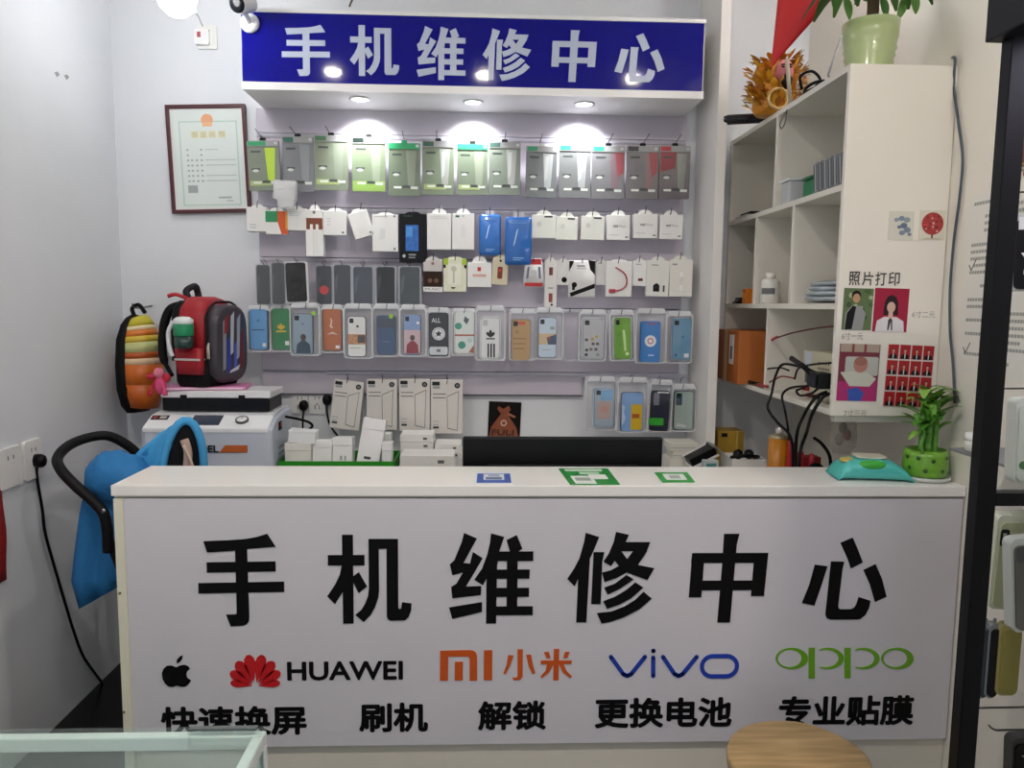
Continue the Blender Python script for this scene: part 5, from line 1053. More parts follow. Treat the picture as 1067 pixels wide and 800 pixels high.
for k in range(4):
    rgz = []
    for i in range(9):
        yy_ = -.12 + .24 * i / 8; s = (.45 + .55 * math.sin(PI * (i + .5) / 9)); z0 = .002 + .016 * k
        rgz.append([(.1 + (.11 - .008 * k) * s * math.cos(a) + rnd.uniform(-.005, .005), yy_ + rnd.uniform(-.004, .004), z0 + .012 + .0115 * s * math.sin(a) + (rnd.uniform(0, .004) if math.sin(a) > 0 else 0)) for a in [2 * PI * j / 12 for j in range(12)]])
    MB().loft(rgz, MBAG).build('bag', t)
# upper row
t = thing('phone_stack', 'two old phones stacked at the wall end of the upper shelf', 'phones', FX(776, 228, XF + .02)); t.location.z = cz(s2)
MB().box(-.01, .08, -.05, .09, 0, .012, M('#c8c8c4', .3)).build('phone', t, bevel=.003); MB().box(.0, .085, -.06, .06, .0125, .022, M('#1c1a18', .3)).build('phone', t, bevel=.003)
t = thing('green_case', 'green plastic case behind a clear box on the upper shelf', 'case', (XF + .03, FX(838, 205).y - .01, 0)); t.location.z = cz(s2)
MB().box(0, .12, -.01, .1, 0, .062, M('#127a4c', .35)).build('body', t, bevel=.008); MB().box(-.002, .122, -.012, .102, .0625, .074, M('#0f6a42', .35)).build('lid', t, bevel=.003)
t = thing('clear_box', 'cloudy clear plastic box on the upper shelf', 'box', (XF + .005, FX(815, 214).y - .005, 0)); t.location.z = cz(s2)
MB().box(0, .16, -.035, .04, 0, .075, M('#d8dce2', .2, alpha=.55)).build('tub', t, bevel=.006); MB().box(-.004, .164, -.039, .044, .0755, .085, M('#e6e9ee', .2, alpha=.7)).build('lid', t, bevel=.003)
for k in range(6):
    y = cd0 + T + .012 + .034 * k
    t = thing('striped_case_box', ['first', 'second', 'third', 'fourth', 'fifth', 'sixth'][k] + ' grey phone box along from the cabinet end panel on the upper shelf', 'box', (XF + .01, y, cz(s2)), (math.radians(-8), 0, 0), 'striped phone boxes')
    MB().box(0, .1, 0, .03, .006, .1, M('#85898c' if k % 2 else '#6c7074', .35)).build('carton', t, bevel=.001)
    for s_ in range(3): MB().box(-.0006, .0, .004 + .009 * s_, .008 + .009 * s_, .012, .094, M('#3a3e42' if s_ != 1 else '#b9bec0', .4)).build('stripe', t)
# ------------------------------------------------------------------ on top of the cabinet
tz = ctz + .0008
pc = W(901, 66, cd0 + .1); t = thing('potted_plant', 'leafy plant in a ribbed pale green pot on the cabinet top', 'plant', (XF + .105, cd0 + .105, tz))
pr_ = (W(928, 45, cd0 + .1).x - W(873, 45, cd0 + .1).x) / 2; ph = W(901, 24, cd0 + .1).z - tz
MB().lathe([(0, 0), (pr_ * .72, 0), (pr_ * .8, ph * .07), (pr_ * .76, ph * .1), (pr_ * .85, ph * .19), (pr_ * .8, ph * .23), (pr_ * .89, ph * .33), (pr_ * .85, ph * .37), (pr_ * .93, ph * .48), (pr_ * .89, ph * .52), (pr_ * .97, ph * .7), (pr_ * 1., ph), (pr_ * .93, ph), (pr_ * .88, ph * .85), (0, ph * .85)], M('#a9b884', .3, coat=.4), n=32).build('pot', t)
MB().tube(spl([(0, 0, ph * .83), (.004, .0, ph + .05), (-.004, 0, ph + .13), (.002, 0, ph + .22)], 5), [.017] * 8 + [.014] * 8, M('#5c4a38', .8, noise=.2, nscale=20), 10).build('trunk', t)
MLF = [M('#4c7a34', .45), M('#5f8f40', .45), M('#3c6a2c', .45)]
def leaf(mb, base, dirv, L, wd__, mat, droop=.5, n=6, up=Vector((0, 0, 1))):
    d_ = Vector(dirv).normalized(); s_ = d_.cross(up)
    s_ = s_.normalized() if s_.length > 1e-3 else Vector((1, 0, 0)); nn = s_.cross(d_)
    vs, fs = [], []
    for i in range(n + 1):
        t_ = i / n; c = Vector(base) + d_ * (L * t_) - up * (droop * L * t_ * t_); w_ = wd__ * math.sin(PI * min(1, t_ * .92 + .04)) ** .8
        vs += [c - s_ * w_ + nn * w_ * .25, c, c + s_ * w_ + nn * w_ * .25]
    for i in range(n): a = 3 * i; fs += [(a, a + 1, a + 4, a + 3), (a + 1, a + 2, a + 5, a + 4)]
    mb.add(vs, fs, mat, True)
rnd = random.Random(5)
for (dx, dy, zb_) in ((-1, -.2, .10), (1, -.3, .14), (.2, -1, .12), (-.5, .8, .16), (.7, .7, .17), (-.8, -.6, .19), (.9, .1, .2)):
    tip = Vector((dx * .085, dy * .07, ph + zb_ + .03))
    MB().tube(spl([(0, 0, ph + zb_ - .02), tip * .6 + Vector((0, 0, (ph + zb_) * .4 + .015)), tip], 4), .003, M('#5c7a3a', .6), 6).build('stalk', t)
    for k in range(5):
        a = math.atan2(dy, dx) + (k - 2) * .62; mb = MB(); leaf(mb, tip, (math.cos(a), math.sin(a), -.15), rnd.uniform(.09, .125), rnd.uniform(.019, .026), rnd.choice(MLF), .75); mb.build('leaf', t, fix=False)
for ax, ay, bx_, by_, wd__, d in ((880, -5, 886, 20, .017, 2.28), (899, -6, 904, 1, .02, 2.26), (918, -4, 924, 18, .018, 2.28), (945, -8, 936, 20, .016, 2.33), (950, -10, 955, 14, .02, 2.33), (872, -6, 869, 8, .018, 2.3)):
    p, q = W(ax, ay, d) - t.location, W(bx_, by_, d) - t.location; mb = MB(); leaf(mb, p, q - p, (q - p).length, wd__, rnd.choice(MLF), .05, up=Vector((.3, -.9, .2)).normalized()); mb.build('leaf', t, fix=False)
# gold figure
gc = W(808, 92, 2.86); t = thing('gold_figurine', 'golden tinsel figurine with pink face and black beard on the cabinet top', 'figurine', (XF + .06, 2.86, tz)); GX = gc.x - t.location.x
GH = W(808, 60, 2.86).z - tz
GO = [M('#d2901c', .3, .25), M('#eab63c', .3, .25), M('#b06c18', .3, .25)]
MB().loft([[(GX + r * math.cos(a), r * .7 * math.sin(a), z * GH) for a in [2 * PI * j / 18 for j in range(18)]] for z, r in ((0, .07), (.12, .085), (.35, .08), (.5, .075), (.7, .085), (.88, .07), (.97, .03))], M('#c8841e', .4, .15, bump=.6, bscale=80)).build('body', t)
rnd = random.Random(8)
for k in range(210):
    z = rnd.uniform(.1, .97); a = rnd.uniform(PI * .85, PI * 2.15); r = .085 if z < .8 else .06
    b_ = Vector((GX + r * math.cos(a), r * .7 * math.sin(a), z * GH)); dr_ = Vector((math.cos(a) * 1.1, math.sin(a) * .7, rnd.uniform(-.3 if z > .3 else .3, .7)))
    if abs(math.cos(a)) < .42 and .5 < z < .86: continue
    mb = MB(); leaf(mb, b_, dr_, rnd.uniform(.03, .045), rnd.uniform(.008, .014), rnd.choice(GO), rnd.uniform(-.6, .3), 3); mb.build('tinsel_leaf', t, fix=False)
fc = (GX + .006, -.062, GH * .68)
fo = MB().ball(fc, .034, .026, .042, M('#c8787c', .5)).build('face', t)
MB().ball((fc[0], fc[1] - .026, fc[2] - .002), .006, .008, .009, M('#c06a70', .5)).build('nose', fo)
for s in (-1, 1):
    MB().ball((fc[0] + s * .013, fc[1] - .023, fc[2] + .009), .0055, .004, .003, BLACK).build('eye', fo); MB().ball((fc[0] + s * .013, fc[1] - .022, fc[2] + .018), .009, .004, .0025, BLACK).build('eyebrow', fo)
MB().ball((fc[0], fc[1] - .022, fc[2] - .016), .009, .005, .003, M('#8c2430', .5)).build('mouth', fo)
MB().loft([[(fc[0] + .004 + r * math.cos(a), fc[1] - .018 + r * .5 * math.sin(a), fc[2] + z) for a in [2 * PI * j / 10 for j in range(10)]] for z, r in ((-.018, .012), (-.03, .021), (-.048, .019), (-.066, .006))], M('#14100e', .6)).build('beard', t)
MB().tube(spl([(GX - .02 + .035 * math.cos(a), -.085, GH * .2 + .035 * math.sin(a)) for a in [2 * PI * j / 12 for j in range(12)]], 2, True), .005, M('#e8c890', .25, .6), 6, closed=True).build('gold_ring', t)
tag(MB().tube([W(820, 62, 2.74), W(824, 112, 2.72)], .0075, M('#a49c88', .4), 8).build('grey_stick'), 'upright grey stick before the golden figurine', 'stick')
a, b = W(754, 127, 3.02), W(800, 121, 2.97)
t = thing('wrapped_rod', 'black tube in clear wrap sticking out over the cabinet edge', 'tube', (a + b) / 2); t.location.z = tz + .021
dv_ = (b - a); dv_.z = 0.0; MB().tube([-dv_ * .5, dv_ * .5], .019, M('#1a191e', .3), 14).build('tube', t); MB().tube([-dv_ * .53, -dv_ * .2, dv_ * .5], .0205, CLEAR, 14).build('wrap', t)
wire([W(822, 112, 2.7), W(818, 118, 2.69), W(813, 128, 2.69), W(814, 134, 2.69), W(818, 128, 2.69), W(820, 115, 2.7)], .0022, '#5c5850', 'wrist_strap', 'thin grey strap hanging over the cabinet front edge', 'strap')
ccx = W(845, 90, 2.58); t = thing('cable_coil', 'coil of black cable on the cabinet top beside the golden figurine', 'cable', (XF + .07, 2.63, tz))
for k in range(4): MB().tube(spl([((.045 - .004 * k) * math.cos(a), (.06 - .003 * k) * math.sin(a), .007 + .011 * k + .008 * math.sin(a + k)) for a in [2 * PI * j / 12 for j in range(12)]], 3, True), .0055, BLACK, 6, closed=True).build('loop', t)
MB().tube(spl([(-.04, .02, .04), (-.055, 0, .075), (-.03, -.03, .085), (0, -.03, .06), (.0, .0, .045)], 5), .005, BLACK, 6).build('loop', t)
t = thing('router', 'grey router with an upright antenna on the cabinet top', 'router', (XF + .11, 2.49, tz))
MB().box(-.055, .055, -.05, .055, 0, .028, M('#9fa2a8', .4)).build('body', t, bevel=.006); MB().tube([(-.03, .045, .02), (-.035, .06, .06), (.005, .06, .19)], .004, M('#8a8c90', .4), 8).build('antenna', t)
wire([W(983, 67, 2.34), W(988, 64, 2.33), FX(995, 61, XR - .012), FX(994, 90, XR - .01), FX(999, 130, XR - .008), FX(1003, 165, XR - .008), FX(1000, 205, XR - .008), FX(994, 250, XR - .008), FX(990, 300, XR - .008), FX(990, 345, XR - .008), FX(993, 380, XR - .008), FX(995, 420, XR - .008)], .0042, '#3c4c58', 'wall_cable', 'blue-grey cable running down the wall beside the cabinet')
# red pennant hanging from the ceiling
pa, pb, pc_ = W(811, -6, 2.62), W(872, -6, 2.5), W(803, 71, 2.66); up_ = (ZC - pa.z)
gr_ = []
for i in range(11):
    t_ = i / 10; L, R_ = pa.lerp(pc_, t_), pb.lerp(pc_, t_)
    gr_.append([tuple(L.lerp(R_, j / 6) + Vector((0, .012 * math.sin(j * 1.2) * (1 - t_), 0))) for j in range(7)])
top = [(p[0] + .01, p[1], ZC - .002) for p in gr_[0]]
o = MB().sheet([top] + gr_, M('#c4161c', .5)).build('red_pennant', fix=False); o.modifiers.new('s', 'SOLIDIFY').thickness = .0015; tag(o, 'pointed red pennant hanging from the ceiling over the cabinet', 'pennant')
# ------------------------------------------------------------------ on the bench at the right
bz = BZ + .0008
def deskz(px, py, d): return W(px, py, d)
for i, (x0, x1, yt, words) in enumerate(((698,738,478,'lowest flat white box by the monitor edge'), (702,736,470,'middle flat white box by the monitor edge'), (699,728,462,'topmost flat white box by the monitor edge'))):
    d = 3.02; a, b = W(x0, yt, d), W(x1, yt, d); zlo = bz if i == 0 else W(718, (478, 470)[i - 1], d).z + .0006
    t = thing('paper_box', words, 'box', ((a.x + b.x) / 2, d, zlo), group='flat boxes by the monitor'); MB().box(-(b.x - a.x) / 2, (b.x - a.x) / 2, 0, .12, 0, a.z - zlo, M('#d6d4c8', .5)).build('carton', t, bevel=.0012); MB().box(-(b.x - a.x) / 2, (b.x - a.x) / 2, -.0006, 0, (a.z - zlo) * .35, (a.z - zlo) * .45, G1).build('line', t)
t = thing('tilted_phone_box', 'white phone box tipped open with black inside', 'box', (W(736, 476, 2.92).x, 2.92, W(742, 482, 2.92).z), (0, math.radians(-28), 0)); 
MB().box(-.06, .06, 0, .09, 0, .01, WHITE).box(-.06, .06, .085, .09, .01, .045, WHITE).build('tray', t); MB().box(-.055, .055, .0, .08, .0105, .04, BLACK).build('insert', t)
t = thing('teal_box', 'small grey box with teal screen label by the tipped phone box', 'box', (W(741, 488, 2.86).x, 2.86, bz)); hh_ = W(741, 480, 2.86).z - bz
MB().box(-.03, .03, 0, .03, 0, hh_, M('#b9c4c4', .4)).build('carton', t, bevel=.002); MB().box(-.02, .02, -.001, 0, hh_ * .45, hh_ * .9, M('#4a8484', .3)).build('label', t)
t = thing('open_white_box', 'open white box holding a black headset', 'box', (W(781, 480, 2.86).x, 2.86, bz)); wx = .068; hh_ = W(781, 479, 2.86).z - bz
MB().box(-wx, wx, 0, .003, 0, hh_, WHITE).build('front_wall', t); MB().box(-wx, -wx + .003, .003, .14, 0, hh_, WHITE).build('side_wall', t); MB().box(wx - .003, wx, .003, .14, 0, hh_, WHITE).build('side_wall', t); MB().box(-wx, wx, .14, .143, 0, hh_, WHITE).build('rear_wall', t); MB().box(-wx + .003, wx - .003, .003, .14, 0, .003, WHITE).build('bottom', t)
MB().add([(-wx, .0, hh_), (-wx, .14, hh_), (-wx - .06, .14, hh_ + .05), (-wx - .06, 0, hh_ + .05)], [(0, 1, 2, 3)], WHITE).build('flap', t, fix=False)
t2 = thing('headset', 'black headset lying in the open white box', 'headset', (t.location.x, 2.9, bz + hh_ - .012))
MB().tube(spl([(-.045, .04, .004), (-.05, .0, .016), (0, -.012, .022), (.05, .0, .016), (.045, .04, .004)], 5), .007, BLACK, 8).build('band', t2)
for s in (-1, 1): MB().ball((s * .022, .03, .02), .02, .02, .02, BLACK).build('ear_cup', t2)
t = thing('yellow_carton', 'mustard yellow carton against the wall below the cabinet', 'box', (W(761, 470, 3.1).x, 3.1, bz)); hh_ = W(761, 449, 3.1).z - bz
MB().box(-.055, .055, 0, .1, 0, hh_, M('#a8882c', .5)).build('carton', t, bevel=.002); MB().box(-.04, -.015, -.001, 0, hh_ * .86, hh_ * .95, DARK).build('print', t); MB().box(.024, .03, -.0008, 0, 0, hh_, M('#c8b060', .4)).build('tape', t)
t = thing('spray_can', 'orange spray can with white nozzle behind the counter', 'spray can', (W(810, 485, 2.6).x, 2.6, bz)); hh_ = W(810, 456, 2.6).z - bz; r_ = (W(819.5, 470, 2.6).x - W(800, 470, 2.6).x) / 2
MB().lathe([(0, 0), (r_, 0), (r_, hh_)], M('#c07a14', .35)).build('can_body', t); MB().lathe([(r_, hh_), (r_ * 1.02, hh_ + .003), (r_ * .9, hh_ + .009), (r_ * .5, hh_ + .016), (r_ * .42, hh_ + .017)], M('#b4aa8e', .3, .7)).build('shoulder', t); MB().lathe([(0, hh_ + .016), (r_ * .38, hh_ + .0165), (r_ * .38, hh_ + .03), (r_ * .2, hh_ + .036), (0, hh_ + .037)], M('#e4e2da', .4)).build('nozzle', t)
for i, (px, pt, c, words) in enumerate(((822, 458, '#b02430', 'red screwdriver standing next to the spray can'), (836, 470, '#b4222c', 'red handled pliers standing among the tools'), (845, 472, '#a01c2c', 'short red handled tool among the tools'), (828, 462, '#7a1a20', 'dark red handled screwdriver among the tools'))):
    t = thing('hand_tool', words, 'tool', (W(px, 488, 2.56).x, 2.56 + .02 * (i % 2), bz)); hh_ = W(px, pt, 2.56).z - bz
    MB().lathe([(0, .0), (.004, .0), (.004, hh_ * .35), (.01, hh_ * .38), (.012, hh_ * .6), (.009, hh_ * .8), (.011, hh_ * .96), (0, hh_)], M(c, .4), n=10).build('handle', t); MB().tube([(0, 0, hh_ * .1), (0, 0, hh_ * .36)], .0042, CHROME, 8).build('shaft', t)
t = thing('tool_cup', 'red tool holder full of hand tools behind the counter', 'holder', (W(838, 489, 2.62).x, 2.65, bz)); MB().box(-.075, .075, 0, .05, 0, W(838, 478, 2.62).z - bz, M('#a0222c', .4)).build('body', t, bevel=.004)
wire([W(848, 456, 2.6), W(856, 462, 2.6), W(864, 474, 2.6), W(866, 490, 2.6)], .006, '#101012', 'microphone_arm', 'black bent rod beside the red tools')
t = thing('magnifier', 'black round magnifier head among the tools', 'magnifier', (W(850, 488, 2.5).x, 2.5, bz)); hh_ = W(850, 480, 2.5).z - bz
MB().lathe([(0, 0), (.04, 0), (.035, .01), (.006, .014), (.006, hh_ * .7)], BLACK).build('stand', t); MB().tube(spl([(.024 * math.cos(a), 0, hh_ * .8 + .022 * math.sin(a)) for a in [2 * PI * j / 12 for j in range(12)]], 2, True), .008, BLACK, 8, closed=True).build('ring', t)
t = thing('hanging_bag', 'clear bag of small parts hanging under the cabinet', 'bag', (W(880, 475, 2.4).x, 2.42, W(880, 473, 2.4).z)); hh_ = cbz - t.location.z; rgz = []
for i in range(7):
    s = [.6, .95, 1, 1, .9, .55, .25][i]; rgz.append([(.045 * s * math.cos(a) * (1 + rnd.uniform(-.1, .1)), .03 * s * math.sin(a), hh_ * .97 * i / 6) for a in [2 * PI * j / 14 for j in range(14)]])
MB().loft(rgz, M('#c6beb2', .2, alpha=.35, noise=.3, nscale=30)).build('sack', t)
for i, (x, z, c) in enumerate(((-.012, .3, '#6a645c'), (.014, .4, '#8c3a3c'), (0, .55, '#4c4a46'))): MB().ball((x, 0, hh_ * z), .014, .012, .02, M(c, .5)).build('part', t)
# cabinet wall bracket
tag(MB().box(XF + .02, XR - .002, cd0 + .02, cd0 + .05, cbz - .022, cbz - .001, M('#d8d6cc', .4)).build('wall_bracket'), 'white wall bracket under the cabinet', 'bracket')
# ------------------------------------------------------------------ on the counter top
CZ = CT + .0008
P0 = W(910, 490, 2.17)
t = thing('wet_wipes_pack', 'turquoise wet wipes pack lying on the counter', 'wipes', (W(907, 505, 2.16).x, 2.17, CZ), (0, 0, math.radians(-8)))
TQ = M('#4fc0b8', .3, coat=.3); rgz = []
for i, (x, s, hz) in enumerate(((-.108, 1., .006), (-.103, 1., .008), (-.092, .96, .036), (-.065, .94, .056), (0, .94, .064), (.056, .94, .056), (.086, .95, .034), (.1, 1., .008), (.105, 1., .005))):
    rgz.append([(x + rnd.uniform(-.003, .003), .062 * s * math.copysign(abs(math.cos(a)) ** .6, math.cos(a)), max(0.0005, hz * .5 + hz * .5 * math.copysign(abs(math.sin(a)) ** .7, math.sin(a)))) for a in [2 * PI * j / 16 for j in range(16)]])
MB().loft(rgz, TQ).build('wrapper', t)
MB().zprism(rr(-.045, -.03, .04, .035, .012), .062, .066, M('#d6d2c0', .4)).build('lid_sticker', t)
MB().ball((-.01, -.045, .046), .042, .018, .014, M('#3fae3c', .4)).build('green_print', t); MB().ball((-.06, .0, .05), .028, .03, .008, M('#c8b060', .4)).build('gold_print', t)
t = thing('bamboo_pot', 'lucky bamboo in a lime green dotted pot on a saucer', 'plant', (XR - .0715, 2.15, CZ))
MB().lathe([(0, 0), (.06, 0), (.068, .006), (.07, .014), (.064, .012), (0, .008)], M('#d6dcd4', .3), n=28).build('saucer', t)
LG = M('#6fa82c', .25, coat=.4)
po = MB().lathe([(0, .0125), (.055, .0125), (.06, .018), (.062, .04), (.061, .072), (.056, .09), (.05, .09), (.05, .075), (0, .074)], LG, n=28).build('pot', t)
for i, (a, z) in enumerate(((200, .04), (222, .07), (240, .035), (258, .065), (285, .035), (300, .072), (190, .07))):
    q = math.radians(a); c = Vector((.0618 * math.cos(q), .0618 * math.sin(q), z)); 
    MB().lathe([(0, .0), (.006, .0), (.006, .001), (0, .0012)], M('#2c5a1c', .3), n=10).build('dot', po, c, Vector((0, 0, 1)).rotation_difference(Vector((math.cos(q), math.sin(q), 0))).to_euler())
STK = M('#5c9a34', .4)
for i, (x, y, hh_) in enumerate(((-.025, -.015, .16), (-.008, .01, .19), (.012, -.02, .15), (.02, .012, .18), (-.012, -.028, .13))):
    prof_ = []
    for k in range(6): prof_ += [(.0085, hh_ * k / 6), (.0098, hh_ * (k + .12) / 6), (.0083, hh_ * (k + .2) / 6)]
    prof_.append((.008, hh_)); sk = MB().lathe(prof_, STK, n=10).build('stalk', t, (x, y, .074))
    for k in range(9):
        a = rnd.uniform(PI * .7, PI * 2.1); mb = MB(); leaf(mb, (0, 0, hh_ - .01 * k), (math.cos(a) * .8, math.sin(a) * .7, rnd.uniform(.5, 1.1)), rnd.uniform(.08, .12), rnd.uniform(.012, .017), rnd.choice([M('#6aa83a', .4), M('#4f8c2c', .4), M('#86b84a', .4)]), rnd.uniform(.2, .8)); mb.build('leaf', sk, fix=False)
MB().tube(spl([(-.03, -.04, .08), (-.045, -.045, .11), (-.035, -.04, .14), (-.055, -.04, .18), (-.06, -.035, .2)], 5), .006, STK, 8).build('curly_stalk', t)
# stickers and cards on the counter
def flat(corners, name, words, col):
    q = [WZ(px, py, CZ) for px, py in corners]; c = sum(q, Vector()) / 4
    t = thing(name, words, 'sign card', (c.x, c.y, CZ)); pts = [(p.x - c.x, p.y - c.y) for p in q]
    MB().zprism(pts, 0, .002, M(col, .35)).build('card', t)
    def at(u, v): return Vector(pts[0]).lerp(Vector(pts[1]), u).lerp(Vector(pts[3]).lerp(Vector(pts[2]), u), v)
    return t, at
def fq(t, at, u0, v0, u1, v1, col, k, name='print'):
    MB().zprism([tuple(at(u, v)) for u, v in ((u0, v0), (u1, v0), (u1, v1), (u0, v1))], .002, .0022 + .0001 * k, M(col, .4)).build(name, t)
t, at = flat(((495, 491.5), (533, 491.5), (535, 504.5), (493.5, 504.5)), 'payment_card', 'white payment card with blue frame lying on the counter', '#e6e8ee')
fq(t, at, .07, .2, .95, .95, '#3c5cae', 1); fq(t, at, .24, .25, .78, .72, '#dfe3ea', 2); fq(t, at, .3, .5, .72, .68, '#5c6a8c', 3); fq(t, at, .36, .3, .66, .44, '#9aa6be', 3)
t, at = flat(((582, 488.5), (633, 488.5), (646, 505), (594, 505)), 'payment_card', 'large green payment card with white shapes on the counter', '#178c34')
fq(t, at, .1, .06, .85, .2, '#cfe6d2', 1); fq(t, at, .12, .5, .55, .98, '#e6ebe6', 1); fq(t, at, .5, .42, .85, .7, '#e9efe9', 2); fq(t, at, .18, .62, .48, .8, '#9aa89c', 3); fq(t, at, .35, .26, .75, .4, '#bfe0c6', 2)
t, at = flat(((682, 492.5), (716, 492.5), (724, 502.5), (690, 502.5)), 'payment_card', 'small payment card with a green border on the counter', '#2aa03c')
fq(t, at, .18, .2, .82, .82, '#e3e8e2', 1); fq(t, at, .34, .34, .66, .68, '#a9b6aa', 2)
# ------------------------------------------------------------------ notices on the right wall
def wall_sheet(px0, py0, px1, py1, words, rows, seed, marks=()):
    p, q = WX(px0, py0, XR - .001), WX(px1, py1, XR - .001); w = p.y - q.y; h = p.z - q.z
    t = thing('notice_sheet', words, 'notice', (XR - .0006, (p.y + q.y) / 2, q.z), (0, 0, -PI / 2)); MB().box(-w / 2, w / 2, -.0006, 0, 0, h, M('#e2e1da', .5)).build('paper', t)
    P = Pack.__new__(Pack); P.w, P.h, P.k, P.p, P.o = w, h, 0, MB(), t; P.P = lambda u, v: ((u - .5) * w, (1 - v) * h)
    rnd = random.Random(seed); ink = M('#9c9e99', .5); P.k = 0
    for i in range(rows):
        v = .04 + .92 * i / rows; u = rnd.choice([.06, .06, .1, .2, .3]); end = rnd.uniform(.3, .95)
        while u < end:
            c = rnd.uniform(.028, .036); P.k = 1; P.rect(u, v, u + c * .78, v + .42 / rows, ink, -.0006); u += c
    P.done('text_lines')
    for pts, col in marks: MB().stroke([P.P(*a) for a in pts], .003, -.0012, -.0006, M(col, .5)).build('pen_mark', t)
    return t
wall_sheet(1011, 205, 1094, 400, 'tall printed notice sheet with a pen tick on the wall behind the black rack', 24, 2, [(((.05, .39), (.08, .42), (.13, .36)), '#4a4c4a'), (((.05, .86), (.08, .89), (.13, .83)), '#4a4c4a')])
t = thing('red_note', 'red handwriting on the wall behind the black rack', 'handwriting', (XR - .0006, WX(1062, 180, XR).y, WX(1062, 192, XR).z), (0, 0, -PI / 2))
MB().stroke([(-.03, .0), (-.02, .05), (-.018, .085)], .005, -.001, 0, M('#b02028', .5)).build('stroke', t); MB().stroke([(-.02, .085), (.03, .1)], .005, -.001, 0, M('#b02028', .5)).build('stroke', t); MB().stroke([(.0, .06), (.03, .065)], .005, -.001, 0, M('#b02028', .5)).build('stroke', t); MB().stroke([(.02, .1), (.02, .02)], .005, -.001, 0, M('#b02028', .5)).build('stroke', t)
# ------------------------------------------------------------------ black display rack in the foreground
RD = 1.45
MK = M('#0c0d11', .4)
px_l = W(1017, 400, RD).x; rk = thing('display_rack', 'black steel display rack with shelves beside the counter', 'rack', (px_l, RD, 0))
pw = .038
zt_ = W(1040, 43, RD).z
for x, y in ((0, 0), (0, -.72), (XR - .01 - pw - px_l, 0), (XR - .01 - pw - px_l, -.72)): MB().box(x, x + pw, y - .03, y, 0, zt_ + .1, MK).build('post', rk, bevel=.002)
rx1 = XR - .01 - px_l
MB().box(-.025, rx1, -.78, .012, zt_, zt_ + .26, M('#1c1d21', .5)).build('header_box', rk, bevel=.003)
MB().box(.06, rx1 - .02, -.5, -.05, zt_ - .006, zt_ - .001, M('#f0eaff', emit=3.)).build('light_strip', rk)
zs_ = W(1045, 510, RD).z; zs2 = W(1045, 523, RD).z
MB().box(pw, rx1 - pw, -.03, 0, zs2, zs_, MK).build('rail', rk); MB().box(pw, rx1, -.72, -.45, zs_ + .001, zs_ + .008, M('#55585c', .4)).build('shelf', rk)
for z in (.1, .55): MB().box(pw, rx1 - pw, -.025, -.005, z, z + .02, MK).build('rail', rk)
# things on and around the rack
ws = thing('wall_shelf', 'small grey wall shelf behind the black rack', 'shelf', (1.19, 1.47, zs_)); MB().box(0, XR - .002 - 1.19, 0, .39, .001, .008, M('#7c7f80', .4)).build('board', ws)
for y in (.08, .3): MB().box(.1, XR - .002 - 1.19, y, y + .01, -.05, .0005, MK).build('bracket', ws)
def wall_hook(px, py, d, words):
    tip = W(px, py, d)
    tag(MB().tube(spl([(XR - .001, d, tip.z - .004), (tip.x + .05, d, tip.z - .006), (tip.x + .015, d, tip.z - .005), (tip.x, d, tip.z + .006)], 4), .0024, M('#5c5e5c', .3, .7), 6).build('wall_hook'), words, 'hook')
wall_hook(1048, 197, 1.72, 'steel hook over the black case on the notice wall'); wall_hook(1034, 402, 1.75, 'empty steel hook over the rack shelf'); wall_hook(1041, 251, 1.74, 'steel hook behind the black case')
wall_hook(1002, 735, 1.62, 'steel hook under the dark packs in the rack'); wall_hook(1030, 758, 1.6, 'lowest steel hook in the rack')
def side_pack(name, words, cat, box, d, cols, th=.03, tilt=0, inner=None):
    P = Pack(name, words, cat, box, d, tilt, 'packs in the black rack'); w, h = P.w, P.h
    MB().prism(rr(-w / 2, 0, w / 2, h, .014), .002, th, M(cols[0], .35)).build('pack', P.o)
    if len(cols) > 1: MB().prism(rr(-w * .44, h * .03, w * .44, h * .93, .012), -.003, .003, M(cols[1], .3)).build('phone_case', P.o)
    if inner: inner(P)
    P.done(); MB().prism(rr(-w * .15, h * .97, w * .15, h * 1.06, .004, 3), .006, .009, M(cols[0], .35)).build('hang_tab', P.o); return P
side_pack('phone_case_pack', 'black phone case with white swoosh mark in a pale pack on the notice wall', 'phone case', (1051,222,1090,304), 1.62, ('#b9bcb9', '#131416'), .03, -2, lambda P: P.poly([(.2, .5), (.3, .56), (.75, .42), (.3, .5)], M('#e6e6e6', .4), -.003).rect(.3, .72, .6, .78, M('#dcdcdc', .4), -.003).rect(.1, .04, .9, .2, M('#d6d8d6', .3), -.003))
side_pack('phone_case_pack', 'amber phone case pack near the top of the black rack', 'phone case', (1060,86,1092,176), 1.62, ('#b9b49a', '#8a6a34'), .03, 0, lambda P: P.rect(.1, .05, .4, .18, DARK, -.003).rect(.08, .72, .9, .93, M('#5a2c20', .4), -.003))
side_pack('phone_case_pack', 'pale phone case pack with green leaf print standing over the rack shelf', 'phone case', (1053,414,1092,504), 1.5, ('#d6dbd2', '#d3dacc'), .03, -2, lambda P: P.rect(.24, .2, .36, .34, DARK, -.003, r=.004).disc(.5, .55, .14, M('#6a7460', .4), -.003).disc(.22, .78, .12, M('#4c7c4c', .4), -.003))
t = thing('white_tub', 'low round white tub on the rack shelf', 'tub', (1.235, 1.8, zs_ + .009)); MB().lathe([(0, 0), (.035, 0), (.038, .004), (.038, .028)], M('#d6d8d2', .4)).build('tub', t); MB().lathe([(.0385, .0282), (.0395, .03), (.0385, .044), (0, .046)], M('#e2e4df', .4)).build('lid', t)
